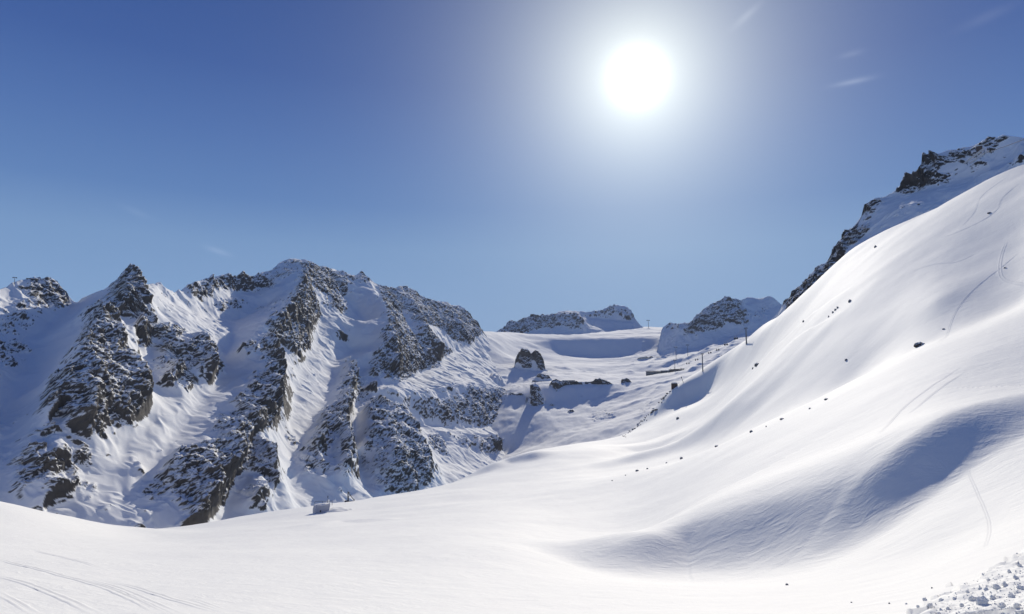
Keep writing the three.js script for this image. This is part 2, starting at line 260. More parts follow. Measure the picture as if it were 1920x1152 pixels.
    [.55, [440, 655], [455, 645], [470, 660], [448, 672]], [.5, [395, 690], [415, 670], [420, 690], [405, 705]],
    [.9, [650, 672], [662, 685], [660, 720], [652, 750], [645, 800], [650, 850], [640, 885], [630, 880], [632, 820], [630, 770], [640, 720]], [.8, [605, 770], [620, 760], [625, 800], [600, 850], [608, 880], [590, 890], [585, 840], [592, 800]], [.7, [535, 812], [548, 812], [548, 832], [538, 832]], [.75, [560, 850], [580, 835], [590, 870], [570, 895]],
    [.68, [706, 535], [760, 540], [800, 565], [840, 570], [880, 590], [905, 622], [880, 640], [850, 635], [820, 610], [770, 600], [745, 570], [720, 570]], [.66, [715, 560], [745, 570], [765, 620], [800, 660], [830, 685], [815, 690], [775, 690], [740, 690], [700, 670], [722, 622], [726, 593]], [.5, [770, 590], [830, 650], [850, 660], [820, 670], [780, 640]], [.7, [700, 670], [780, 690], [775, 705], [740, 715], [700, 700], [670, 700], [672, 760], [690, 760], [688, 700]],
    [.6, [680, 750], [750, 762], [790, 830], [806, 870], [800, 900], [760, 925], [710, 920], [675, 870], [688, 810]], [.9, [765, 800], [785, 820], [800, 870], [795, 900], [770, 920], [760, 870]], [.8, [710, 900], [760, 890], [780, 915], [715, 925]],
    [.4, [770, 760], [830, 750], [860, 745], [880, 725], [905, 745], [945, 745], [930, 800], [880, 795], [810, 785], [780, 775]], [.85, [820, 770], [840, 765], [845, 790], [825, 790]], [.85, [880, 740], [905, 735], [925, 770], [900, 800], [885, 770]], [.8, [905, 735], [940, 730], [965, 755], [945, 765], [915, 750]],
    [.8, [805, 815], [835, 825], [830, 850], [808, 835]], [.8, [860, 828], [878, 825], [870, 842]], [.85, [888, 828], [925, 822], [945, 830], [930, 848], [890, 845]],
  ],
});

// ---------------------------------------------------------------- the glacier valley at the head
function valleyFloor(name, o) {
  const C = o.cell, x0 = o.x[0], z0 = o.z[0], nx = Math.ceil((o.x[1] - x0) / C) + 1, ny = Math.ceil((o.z[1] - z0) / C) + 1;
  const val = new Float32Array(nx * ny), cnt = new Float32Array(nx * ny), fix = new Uint8Array(nx * ny);
  for (const l of o.lines) for (let i = 0; i < l.length - 1; i++) {
    const a = at(...l[i]), b = at(...l[i + 1]), st = Math.ceil(Math.hypot(b.x - a.x, b.z - a.z) / C * 2) + 1;
    for (let q = 0; q <= st; q++) { const t = q / st, gx = Math.round((lerp(a.x, b.x, t) - x0) / C), gy = Math.round((lerp(a.z, b.z, t) - z0) / C); if (gx < 0 || gy < 0 || gx >= nx || gy >= ny) continue; const k = gy * nx + gx; val[k] += lerp(a.y, b.y, t); cnt[k]++; fix[k] = 1; }
  }
  for (let k = 0; k < nx * ny; k++) if (fix[k]) val[k] /= cnt[k];
  membrane(nx, ny, val, fix);
  const masks = (o.rocks ?? []).map(([d, ...poly]) => [d, poly.map((p) => { const q = at(...p); return [q.x, q.z]; })]);
  const rough = new Float32Array(nx * ny); for (let j = 0; j < ny; j++) for (let i = 0; i < nx; i++) for (const [, poly] of masks) if (inside(poly, x0 + i * C, z0 + j * C)) rough[j * nx + i] = 1;
  const near_ = blur(rough, nx, ny, 2), soft = blur(val, nx, ny, 4, (k) => 1 - Math.min(.9, near_[k] * 2));
  const height = (x, z) => bil(soft, nx, ny, (x - x0) / C, (z - z0) / C);
  const hit = (px, py) => { const d = bearing(px, py), h = Math.hypot(d.x, d.z), te = d.y / h; for (let r = o.r[0] + 150; r < o.r[1]; r += 8) if (height(d.x / h * r, d.z / h * r) >= EYE.y + te * r) return [d.x / h * r, d.z / h * r]; return null; };
  const banks = (o.banks ?? []).map(([hgt, w, ...pts]) => ({ hgt, w, q: pts.map((p) => hit(...p)).filter(Boolean) }));
  const bankAt = (x, z) => { let s = 0; for (const { hgt, w, q } of banks) for (let i = 0; i < q.length - 1; i++) { const dx = q[i + 1][0] - q[i][0], dz = q[i + 1][1] - q[i][1], t = clamp(((x - q[i][0]) * dx + (z - q[i][1]) * dz) / (dx * dx + dz * dz), 0, 1), ex = x - q[i][0] - t * dx, ez = z - q[i][1] - t * dz, e2 = (ex * ex + ez * ez) / (w * w); if (e2 < 6) { s = Math.max(s, 0) < hgt * Math.exp(-e2) ? hgt * Math.exp(-e2) : s; } } return s; };
  const knobs = (o.knolls ?? []).map(([px, base, top, w, r, d]) => { const p = at(px, base, r); return { x: p.x, z: p.z, w: w * r / F * .62, h: (base - top) * r / F, d }; });
  const cols = o.cols, rows = o.rows, pos = new Float32Array(cols * rows * 3), rk = new Float32Array(cols * rows);
  for (let i = 0; i < cols; i++) {
    const d = bearing(lerp(o.px[0], o.px[1], i / (cols - 1)), 700), h = Math.hypot(d.x, d.z), dx = d.x / h, dz = d.z / h;
    for (let j = 0; j < rows; j++) {
      const r = o.r[0] * Math.pow(o.r[1] / o.r[0], j / (rows - 1)), x = dx * r, z = dz * r;
      let m = 0; for (const [dn, poly] of masks) if (inside(poly, x + 10 * n2(x / 25, z / 25), z + 14 * n2b(x / 25, z / 25))) m = Math.max(m, dn);
      let kn = 0; for (const b of knobs) { const ex = (x - b.x) / b.w, ez = (z - b.z) / (z < b.z ? b.w * 3.2 : b.w * 1.1); if (ex * ex + ez * ez > 2.5) continue; const dd = Math.hypot(ex, ez) + .28 * fbm(x / 22, z / 22 + 5, 3), f = 1 - ss(dd, .1, 1.05); kn = Math.max(kn, f * b.h * (1 + .2 * ridged(x / 18, z / 18, 3, .6))); m = Math.max(m, b.d * ss(f, .03, .3)); }
      const y = kn + bankAt(x, z) * (.75 + .5 * n2(x / 45, z / 45)) + height(x, z) + fbm(x / 260, z / 240, 3) * 6 + fbm(x / 70, z / 130, 3) * 2.2 * (1 - ss(r, 2350, 2700) * .75) + fbm(x / 24, z / 30, 2) * .35 + m * (ridged(x / 40, z / 40, 4, .6) * 5 + 1), k = j * cols + i;
      pos.set([x, y, z], k * 3); rk[k] = m;
    }
  }
  const mesh = gridMesh(cols, rows, pos), nor = mesh.geometry.attributes.normal, col = new Float32Array(cols * rows * 3);
  for (let k = 0; k < cols * rows; k++) {
    const x = pos[k * 3], y = pos[k * 3 + 1], z = pos[k * 3 + 2], g = .5 * n3(x / 14, y / 10, z / 14) + .5 * n3(x / 6, y / 5, z / 6);
    const s = ss(.5 * rk[k] + .5 * g * (.25 + rk[k]) + .5 * (.75 - nor.getY(k)) - .44, -.04, .06);
    for (let c = 0; c < 3; c++) col[k * 3 + c] = lerp(SNOW[c], [.085, .078, .07][c] * (1 + .3 * g), s);
  }
  mesh.geometry.setAttribute('color', new THREE.BufferAttribute(col, 3));
  structure(mesh, name);
  return height;
}
const valleyHeight = valleyFloor('glacier_valley', {
  banks: [[13, 26, [1236, 674], [1263, 667], [1288, 652], [1317, 640]], [11, 22, [1325, 660], [1342, 647], [1367, 630]], [10, 24, [1255, 684], [1290, 672], [1330, 657]], [9, 18, [1296, 694], [1326, 683], [1352, 671]], [8, 18, [1345, 668], [1375, 648], [1395, 634]], [5, 14, [1110, 752], [1160, 738], [1225, 724], [1270, 712]], [3, 10, [1168, 764], [1210, 748], [1235, 728]], [6, 24, [905, 700], [950, 694], [1005, 698]], [6, 20, [940, 708], [990, 712], [1030, 706]], [4, 14, [1205, 645], [1192, 670], [1182, 698]], [4, 12, [1240, 640], [1226, 662], [1219, 690]], [5, 20, [1050, 690], [1110, 700], [1180, 702]]],
  knolls: [[925, 712, 697, 36, 2150, .35]],
  x: [-260, 1300], z: [-4700, -1100], cell: 8, px: [820, 1540], r: [1200, 4300], cols: 480, rows: 380,
  lines: [
    [[780, 1010, 1200], [1000, 930, 1200], [1100, 900, 1200], [1200, 880, 1200], [1300, 820, 1200], [1400, 740, 1300], [1540, 640, 1500]],
    [[880, 925, 1450], [940, 880, 1450], [1000, 850, 1450], [1060, 835, 1450], [1120, 822, 1450], [1180, 796, 1450], [1230, 780, 1450]],
    [[900, 880, 1640], [960, 838, 1640], [1020, 812, 1640], [1070, 800, 1640], [1108, 796, 1620], [1140, 799, 1620], [1165, 790, 1640], [1200, 766, 1640], [1260, 730, 1640]],
    [[1108, 791, 1700], [1140, 775, 1700], [1172, 764, 1700]],
    [[900, 845, 1690], [960, 795, 1730], [1010, 774, 1790], [1060, 770, 1820], [1110, 762, 1820], [1150, 763, 1820], [1200, 744, 1850], [1240, 726, 1850], [1300, 700, 1850]],
    [[1028, 752, 1930], [1060, 750, 1930], [1100, 750, 1930], [1130, 748, 1930]],
    [[900, 775, 1990], [945, 742, 1980], [1000, 728, 1980], [1036, 714, 1985], [1060, 718, 1975], [1120, 719, 1975], [1150, 722, 1980], [1190, 724, 2000], [1230, 717, 2020], [1270, 706, 2030], [1330, 680, 2050]],
    [[905, 712, 2250], [960, 706, 2250], [1000, 706, 2250], [1060, 706, 2250], [1120, 705, 2250], [1180, 707, 2250], [1215, 704, 2250], [1280, 698, 2250], [1320, 680, 2250], [1380, 650, 2250]],
    [[900, 690, 2400], [1000, 693, 2450], [1100, 701, 2450], [1200, 701, 2450], [1250, 696, 2450], [1300, 676, 2450], [1350, 654, 2450], [1440, 610, 2450]],
    [[895, 668, 2520], [940, 668, 2600], [1000, 677, 2800], [1100, 684, 2800], [1200, 682, 2800], [1260, 668, 2800], [1320, 654, 2800], [1390, 630, 2800], [1460, 600, 2800]],
    [[890, 650, 2600], [930, 648, 2720], [970, 651, 2930], [1010, 654, 2990], [1060, 668, 3060], [1100, 673, 3060], [1150, 672, 3060], [1200, 660, 3030], [1260, 650, 3030], [1330, 640, 3060], [1440, 606, 3060]],
    [[890, 637, 2660], [930, 634, 2830], [970, 637, 3150], [1050, 634, 3180], [1120, 634, 3170], [1200, 633, 3180], [1245, 628, 3240], [1300, 632, 3240], [1340, 632, 3240], [1440, 602, 3200]],
    [[890, 625, 2700], [915, 622, 2800], [945, 622, 3150], [1000, 627, 3600], [1100, 624, 3600], [1180, 618, 3600], [1215, 615, 3600], [1245, 616, 3600], [1290, 622, 3600], [1350, 622, 3600], [1460, 600, 3600]],
    [[880, 623, 3900], [935, 622, 3900], [1000, 620, 3900], [1100, 618, 3900], [1180, 614, 3900], [1212, 612, 3900], [1245, 614, 3900], [1290, 618, 3900], [1460, 606, 3900]],
    [[860, 650, 4300], [1000, 650, 4300], [1250, 640, 4300], [1500, 640, 4300]],
  ],
  rocks: [
    [.55, [955, 722, 2040], [960, 717, 2120], [1012, 717, 2120], [1010, 723, 2040]], [.6, [900, 740, 1960], [905, 730, 2010], [945, 733, 2000], [960, 750, 1950]], [.5, [1162, 722, 1990], [1165, 712, 2080], [1185, 713, 2080], [1182, 724, 1990]],
    [.6, [1110, 790, 1650], [1116, 770, 1750], [1140, 770, 1750], [1150, 795, 1660]], [.5, [1190, 800, 1500], [1205, 770, 1620], [1225, 752, 1750], [1216, 776, 1560], [1200, 800, 1480]],
  ],
});

// crags and knolls of the upper valley
function crag(r, faces, slope, skyline, drop, rocks, lines = [], size = [90, 60]) {
  const x0 = skyline[0][0], x1 = skyline[skyline.length - 1][0], m = skyline[skyline.length >> 1];
  mountainSide('rock_crag', { faces, slope, foot: [(x0 + x1) / 2, m[1] + drop * .8, r], cols: size[0], rows: size[1], cell: 2.5, scale: .9, soften: 1, snowy: .6, fuzz: 1, base: [[x0 - 2, m[1] + drop, 0], [x1 + 2, m[1] + drop, 0]], skyline: [[x0 - 2, skyline[0][1], 0], ...skyline, [x1 + 2, skyline[skyline.length - 1][1], 0]], lines: [[[x0, m[1] + drop - 2, 0], [x1, m[1] + drop - 2, 0]], ...lines], rocks });
}
crag(2390, 200, 62, [[963, 694, -12], [967, 672, -4], [973, 662, 4], [981, 656, 8], [990, 656, 6], [996, 664, 0], [1003, 658, 6], [1010, 661, 4], [1016, 668, 0], [1021, 680, -6], [1023, 694, -12]], 40, [[.85, [970, 668], [982, 655], [994, 660], [996, 690], [980, 688]], [.8, [1002, 660], [1012, 660], [1022, 680], [1020, 694], [1010, 690]]], [[[996, 666, -4], [998, 690, -8]]]);
crag(1960, 190, 58, [[1026, 756, -14], [1030, 722, -4], [1035, 713, 8], [1042, 710, 10], [1050, 716, 4], [1062, 716, 0], [1080, 718, -2], [1105, 717, -4], [1125, 713, -2], [1140, 716, -4], [1150, 722, -8], [1160, 738, -14]], 46, [[1, [1034, 714], [1046, 712], [1053, 720], [1050, 752], [1040, 750], [1042, 730]], [.8, [1052, 715], [1085, 716], [1080, 721], [1054, 723]], [.85, [1110, 716], [1130, 712], [1150, 722], [1148, 728], [1130, 722]], [.35, [1060, 730], [1130, 728], [1120, 750], [1060, 750]]], [[[1060, 735, -10], [1090, 740, -14], [1130, 735, -12]], [[1042, 720, 12], [1046, 745, 8]]], [150, 60]);
crag(1880, 205, 56, [[983, 776, -12], [988, 742, -2], [996, 725, 5], [1004, 720, 6], [1012, 726, 4], [1020, 745, -2], [1026, 776, -12]], 56, [[.45, [994, 726], [1012, 724], [1020, 750], [1012, 768], [998, 760]]], [[[1004, 730, 8], [1008, 765, 4]]]);
crag(1850, 200, 58, [[1020, 786, -8], [1024, 766, 0], [1032, 758, 4], [1041, 760, 3], [1047, 770, -2], [1050, 786, -8]], 30, [[.6, [1024, 768], [1034, 758], [1046, 766], [1044, 782], [1028, 780]]]);
crag(1780, 195, 56, [[1060, 796, -8], [1064, 776, 0], [1072, 769, 3], [1079, 773, 1], [1085, 796, -8]], 28, [[.75, [1063, 776], [1074, 770], [1082, 784], [1070, 792]]]);
crag(2030, 190, 56, [[1160, 728, -8], [1166, 714, 0], [1174, 710, 3], [1182, 714, 0], [1188, 728, -8]], 20, [[.6, [1164, 714], [1176, 710], [1186, 722], [1170, 726]]]);
crag(1930, 205, 52, [[938, 772, -10], [946, 748, -2], [957, 737, 4], [968, 741, 2], [980, 738, 4], [992, 748, 0], [1000, 772, -10]], 40, [[.55, [944, 752], [958, 738], [972, 746], [966, 764], [950, 766]], [.6, [976, 742], [992, 748], [992, 764], [978, 760]]], [[[970, 748, -3], [968, 770, -6]]]);
crag(1905, 200, 54, [[1076, 762, -6], [1082, 748, 0], [1092, 744, 3], [1104, 749, 1], [1112, 746, 2], [1122, 762, -6]], 22, [[.6, [1080, 750], [1094, 744], [1116, 748], [1112, 758], [1086, 758]]], [], [80, 40]);
crag(2140, 195, 50, [[1000, 714, -5], [1008, 704, 0], [1018, 702, 2], [1030, 706, 0], [1036, 714, -5]], 14, [[.6, [1004, 706], [1020, 702], [1032, 708], [1020, 711]]], [], [60, 30]);
crag(1740, 215, 52, [[1118, 800, -6], [1126, 786, 0], [1140, 776, 2], [1152, 780, 0], [1160, 798, -6]], 26, [[.5, [1122, 788], [1142, 777], [1154, 784], [1140, 794]]], [], [70, 40]);
crag(1990, 225, 48, [[1340, 690, -8], [1352, 674, 0], [1364, 662, 2], [1374, 658, 0], [1384, 664, -8]], 30, [[.7, [1350, 674], [1372, 658], [1378, 664], [1358, 680]]], [], [60, 40]);
crag(1960, 195, 50, [[1098, 806, -8], [1112, 795, 0], [1130, 784, 0], [1150, 774, 0], [1170, 766, 0], [1178, 764, -4]], 46, [], [], [110, 40]);

// ---------------------------------------------------------------- far peaks
mountainSide('glacier_peak', {
  faces: 188, slope: 38, foot: [1060, 632, 3500], cols: 330, rows: 110, cell: 6, scale: 1.6, soften: 1, snowy: .7,
  base: [[900, 648, 0], [1000, 648, 0], [1100, 645, 0], [1240, 640, 0]],
  skyline: [[900, 640, 0], [935, 621, 0], [959, 604, 0], [967, 603, 0], [984, 602, 0], [995, 593, 0], [1007, 596, 0], [1026, 595, 0], [1040, 592, -20], [1047, 586, -60], [1067, 583, -90], [1088, 585, -110], [1101, 585, -120], [1126, 583, -130], [1140, 578, -130], [1155, 571, -130], [1170, 573, -130], [1182, 582, -130], [1190, 596, -130], [1197, 606, -130], [1212, 620, -120], [1240, 634, -100]],
  lines: [[[1040, 596, 0], [1060, 592, 0], [1080, 594, 0], [1094, 604, 0], [1092, 616, 0], [1070, 621, -5]], [[1060, 588, -60], [1085, 589, -90]], [[1100, 598, -130], [1150, 600, -150], [1180, 604, -150]], [[1100, 615, -90], [1160, 615, -110]], [[940, 628, 0], [1000, 616, 0], [1050, 620, 0]]],
  rocks: [[.75, [937, 622], [960, 604], [995, 592], [1045, 592], [1062, 592], [1050, 612], [1010, 614], [985, 622], [955, 630]], [.5, [1050, 600], [1094, 600], [1090, 618], [1060, 618]], [.45, [1095, 586], [1126, 583], [1155, 571], [1182, 584], [1197, 606], [1185, 600], [1155, 590], [1110, 594]]],
});
mountainSide('rocky_peak', {
  faces: 200, slope: 42, foot: [1340, 636, 2900], cols: 330, rows: 140, cell: 6, scale: 1.4, soften: 1, snowy: .7,
  base: [[1190, 672, 0], [1300, 672, 0], [1400, 665, 0], [1540, 650, 0]],
  skyline: [[1190, 690, -60], [1232, 660, -60], [1240, 622, -60], [1243, 615, -60], [1257, 606, -60], [1270, 609, -60], [1282, 606, -30], [1293, 607, 0], [1305, 595, 0], [1322, 582, 0], [1338, 569, 0], [1353, 562, 0], [1368, 558, 0], [1388, 562, -10], [1401, 559, -60], [1409, 560, -70], [1426, 561, -60], [1440, 556, -40], [1451, 560, -40], [1459, 565, -40], [1490, 590, -40], [1540, 600, -40]],
  lines: [[[1293, 608, 6], [1310, 602, 6], [1340, 585, 12], [1368, 562, 8]], [[1388, 565, -10], [1390, 585, 10], [1398, 600, 16]], [[1390, 574, -50], [1420, 564, -58], [1440, 558, -40]], [[1410, 590, -50], [1440, 580, -45]], [[1290, 628, 0], [1350, 620, -5], [1400, 615, 0]], [[1270, 618, -10], [1290, 612, -4]]],
  rocks: [[.5, [1246, 614], [1258, 606], [1285, 608], [1280, 616]], [.7, [1290, 612], [1310, 592], [1340, 568], [1368, 558], [1386, 565], [1390, 590], [1398, 600], [1385, 605], [1365, 600], [1345, 618], [1310, 622], [1290, 626]], [1, [1355, 578], [1375, 575], [1388, 590], [1400, 600], [1385, 606], [1365, 595]], [.3, [1390, 580], [1450, 562], [1440, 590], [1400, 600]]],
});

// ---------------------------------------------------------------- the rocky ridge above the near slope
const onRidge = mountainSide('rocky_ridge', {
  faces: 243, slope: 46, foot: [1700, 470, 640], cols: 400, rows: 300, cell: 2.5, scale: .62, soften: 2, snowy: .6,
  base: [[1400, 690, 0], [1500, 620, 0], [1600, 530, 0], [1700, 470, 0], [1800, 420, 0], [1960, 370, 0], [2040, 340, 0]],
  skyline: [[1400, 655, -20], [1460, 585, -10], [1482, 560, -10], [1510, 530, -10], [1530, 505, -5], [1548, 490, 0], [1570, 459, 0], [1593, 436, 0], [1597, 427, 0], [1624, 398, 0], [1637, 379, 0], [1666, 356, 0], [1697, 338, 0], [1724, 322, 2], [1735, 304, 3], [1741, 298, 3], [1776, 284, -6], [1812, 281, -10], [1832, 275, -10], [1843, 264, -6], [1853, 252, 0], [1864, 250, 0], [1890, 256, -8], [1920, 261, -14], [1980, 262, -20], [2040, 262, -20]],
  lines: [[[1560, 500, 4], [1620, 450, 6], [1690, 392, 6], [1720, 390, 6], [1750, 394, 4]], [[1500, 590, 6], [1560, 530, 8], [1640, 460, 10], [1700, 425, 9], [1748, 400, 5]], [[1660, 375, -8], [1720, 360, -14], [1780, 345, -14], [1850, 320, -14], [1920, 300, -12]], [[1740, 318, -2], [1790, 310, -10], [1850, 295, -8]], [[1900, 285, 0], [1915, 300, 2]]],
  rocks: [[.95, [1700, 345], [1724, 328], [1730, 350], [1712, 358], [1698, 354]], [.7, [1724, 324], [1741, 298], [1760, 308], [1745, 322]], [.4, [1745, 300], [1776, 285], [1840, 275], [1850, 300], [1790, 300]], [.6, [1843, 265], [1853, 252], [1866, 252], [1862, 272], [1845, 280]], [.35, [1690, 340], [1680, 362], [1700, 370], [1715, 360]], [.6, [1622, 398], [1640, 378], [1650, 390], [1630, 410]], [.75, [1592, 440], [1600, 425], [1625, 420], [1620, 450], [1600, 455]], [.6, [1560, 480], [1590, 440], [1600, 460], [1570, 490]], [.85, [1540, 520], [1550, 508], [1575, 500], [1580, 515], [1560, 530]], [.9, [1480, 575], [1500, 555], [1520, 530], [1535, 545], [1515, 570], [1495, 590]], [.5, [1470, 570], [1500, 535], [1545, 490], [1550, 505], [1500, 560]], [.3, [1740, 330], [1790, 325], [1800, 345], [1750, 350]]],
});

// ---------------------------------------------------------------- the near snow: foreground basin and the long slope on the right
const NEAR = [[-200, 1152, 17], [-200, 1040, 38], [-200, 950, 100], [-200, 905, 160], [-200, 960, 260],
  [0, 1152, 17], [0, 1090, 25], [0, 1040, 40], [0, 990, 72], [0, 958, 105], [0, 940, 140], [0, 990, 230], [0, 1040, 380],
  [260, 1152, 17], [260, 1090, 27], [260, 1045, 48], [260, 1010, 95], [260, 992, 150], [260, 1040, 240], [260, 1090, 400],
  [480, 1152, 17], [480, 1090, 27], [480, 1040, 48], [480, 1000, 90], [480, 975, 150], [480, 964, 190], [480, 1010, 280], [480, 1050, 420],
  [700, 1152, 17], [700, 1090, 27], [700, 1040, 45], [700, 995, 80], [700, 955, 140], [700, 933, 195], [700, 985, 290], [700, 1020, 430],
  [830, 912, 230], [830, 970, 340],
  [960, 1152, 17], [960, 1090, 28], [960, 1030, 45], [960, 980, 78], [960, 930, 135], [960, 890, 205], [960, 857, 280], [960, 900, 400], [960, 930, 560],
  [1080, 832, 330], [1080, 890, 470],
  [1200, 1152, 16.5], [1200, 1095, 28], [1200, 1050, 47], [1200, 990, 66], [1200, 930, 95], [1200, 882, 138], [1200, 887, 165], [1200, 864, 205], [1200, 836, 285], [1200, 800, 400], [1200, 850, 540],
  [1284, 768, 350], [1345, 735, 340], [1520, 562, 335], [1520, 630, 480], [1482, 598, 350], [1284, 721, 430], [1284, 780, 570], [1345, 678, 435], [1345, 740, 580],
  [1320, 1152, 15.5], [1320, 1055, 42], [1320, 1000, 48], [1320, 940, 60], [1320, 880, 90], [1320, 845, 130], [1320, 852, 160], [1320, 800, 260], [1320, 740, 400],
  [1440, 1152, 15], [1440, 1100, 25], [1440, 1045, 39], [1440, 965, 46], [1440, 890, 57], [1440, 820, 86], [1440, 787, 120], [1440, 793, 140], [1440, 765, 160], [1440, 720, 195], [1440, 670, 255], [1440, 622, 370], [1440, 690, 540],
  [1600, 1152, 13.5], [1600, 1100, 22], [1600, 1050, 31], [1600, 1000, 38], [1600, 925, 43], [1600, 850, 51], [1600, 765, 70], [1600, 712, 118], [1600, 714, 134], [1600, 660, 149], [1600, 580, 178], [1600, 520, 220], [1600, 472, 300], [1600, 540, 440],
  [1760, 1152, 11.5], [1760, 1090, 18], [1760, 1030, 27], [1760, 975, 31.5], [1760, 925, 36.5], [1760, 830, 44], [1760, 720, 62], [1760, 640, 104], [1760, 634, 119], [1760, 560, 143], [1760, 460, 190], [1760, 388, 262], [1760, 450, 370],
  [1920, 1152, 10], [1920, 1080, 15], [1920, 1000, 22.5], [1920, 920, 31], [1920, 800, 42], [1920, 680, 65], [1920, 572, 112], [1920, 560, 126], [1920, 440, 166], [1920, 310, 245], [1920, 370, 340],
  [2120, 1152, 8.5], [2120, 1000, 18], [2120, 850, 32], [2120, 650, 62], [2120, 450, 105], [2120, 250, 175], [2120, 300, 260]];
const near = (() => {
  const key = (px, py, r) => { const p = at(px, py, r); return [Math.atan2(p.x, -p.z) * 2.1, Math.log(r), (p.y - EYE.y) / r]; };
  const P = NEAR.map((p) => key(...p)), n = P.length, M = n + 3, A = [];
  const U = (d2) => d2 < 1e-12 ? 0 : d2 * Math.log(d2);
  for (let i = 0; i < M; i++) A.push(new Float64Array(M + 1));
  for (let i = 0; i < n; i++) {
    for (let j = 0; j < n; j++) A[i][j] = U((P[i][0] - P[j][0]) ** 2 + (P[i][1] - P[j][1]) ** 2) + (i === j ? 3e-4 : 0);
    A[i][n] = A[n][i] = 1; A[i][n + 1] = A[n + 1][i] = P[i][0]; A[i][n + 2] = A[n + 2][i] = P[i][1]; A[i][M] = P[i][2];
  }
  for (let c = 0; c < M; c++) {
    let b = c; for (let i = c + 1; i < M; i++) if (Math.abs(A[i][c]) > Math.abs(A[b][c])) b = i;
    [A[c], A[b]] = [A[b], A[c]];
    for (let i = 0; i < M; i++) if (i !== c) { const f = A[i][c] / A[c][c]; if (f) for (let j = c; j <= M; j++) A[i][j] -= f * A[c][j]; }
  }
  const w = A.map((r, i) => r[M] / r[i]);
  return (a, l) => { let s = w[n] + w[n + 1] * a + w[n + 2] * l; for (let i = 0; i < n; i++) { const dx = a - P[i][0], dy = l - P[i][1]; s += w[i] * U(dx * dx + dy * dy); } return s; };
})();
const baseHeight = (x, z) => {                          // beyond the measured bearings it runs out into an even slope; close by it comes up to the viewpoint's feet
  const r0 = Math.hypot(x, z), r = Math.max(9, r0), az = Math.atan2(x, -z), a = clamp(az, -.76, .76), te = near(a * 2.1, Math.log(r)), out = ss(Math.abs(az), .76, 2.2);
  const h = lerp(EYE.y + r * te, -.02 * r, out);
  return r0 < 9 ? h * r0 / 9 : h;
};
function hitNear(px, py, f = baseHeight, r0 = 8) {          // where that bearing meets the near snow
  const d = bearing(px, py), h = Math.hypot(d.x, d.z), te = d.y / h;
  let a = r0;
  for (let r = r0; r < 900; r *= 1.012) { if (f(d.x / h * r, d.z / h * r) >= EYE.y + te * r) { let b = r; for (let i = 0; i < 18; i++) { const m = (a + b) / 2; if (f(d.x / h * m, d.z / h * m) >= EYE.y + te * m) b = m; else a = m; } return new THREE.Vector3(d.x / h * b, f(d.x / h * b, d.z / h * b), d.z / h * b); } a = r; }
  return null;
}
const windCrust = (() => {                              // wind-packed snow: ripples, small sastrugi, grain; 14 m to the tile
  const n = 1024, hgt = new Float32Array(n * n), rnd = rngOf(77);
  const lattice = (px, py) => { const g = new Float32Array(px * py).map(() => rnd()); return (x, y) => { const i = Math.floor(x), j = Math.floor(y), s = x - i, t = y - j, a = s * s * (3 - 2 * s), b = t * t * (3 - 2 * t), q = (p, r) => g[((r % py) + py) % py * px + ((p % px) + px) % px]; return lerp(lerp(q(i, j), q(i + 1, j), a), lerp(q(i, j + 1), q(i + 1, j + 1), a), b); }; };
  const L = [[5, 8, .30], [11, 19, .28], [23, 37, .2], [47, 80, .14], [101, 150, .08], [230, 260, .05]].map(([a, b, w]) => [lattice(a, b), a, b, w]);
  for (let j = 0; j < n; j++) for (let i = 0; i < n; i++) { let s = 0; for (const [f, a, b, w] of L) { const v = f((i / n + .012 * Math.sin(j / n * 12.566 + 1) + .006 * Math.sin(j / n * 43.98)) * a, (j / n + .012 * Math.sin(i / n * 18.85)+ .005 * Math.sin(i / n * 50.27 + 2)) * b); s += w * (1 - Math.abs(2 * v - 1)); } hgt[j * n + i] = s; }
  const d = new Uint8Array(n * n * 4); for (let k = 0; k < n * n; k++) { const v = clamp(hgt[k] * 255, 0, 255); d[k * 4] = d[k * 4 + 1] = d[k * 4 + 2] = v; d[k * 4 + 3] = 255; }
  const t = new THREE.DataTexture(d, n, n); t.wrapS = t.wrapT = THREE.RepeatWrapping; t.magFilter = THREE.LinearFilter; t.minFilter = THREE.LinearFilter; t.rotation = .5; t.needsUpdate = true; return t;
})();
const nearSnow = new THREE.MeshStandardMaterial({ color: new THREE.Color(.88, .866, .815), roughness: .8, bumpMap: windCrust, bumpScale: .042 });
// drifts: each a long bank of snow along a line, steeper on its near side by the given slope; width in metres
const DRIFTS = [
  [.62, 7, [1232, 783], [1285, 750], [1338, 720], [1390, 688], [1435, 655], [1488, 610]],
  [.41, 3.1, [1160, 1075], [1290, 1060], [1410, 1042], [1550, 1014], [1670, 990]],
  [.3, 5, [1150, 876], [1277, 842], [1347, 808], [1420, 770]],
  [.2, 7, [1090, 866], [1180, 850], [1260, 833], [1340, 808], [1385, 786]],
  [.4, 3, [920, 884], [950, 871], [980, 864], [1015, 863]],
  [.15, 1.5, [590, 990], [640, 982], [700, 978], [760, 972]],
].map(([slope, w, ...pts]) => { const q = pts.map(([x, y]) => hitNear(x, y) ?? at(x, y, 500)); return { slope, w, q, x0: Math.min(...q.map((p) => p.x)) - 5 * w, x1: Math.max(...q.map((p) => p.x)) + 5 * w, z0: Math.min(...q.map((p) => p.z)) - 5 * w, z1: Math.max(...q.map((p) => p.z)) + 5 * w }; });
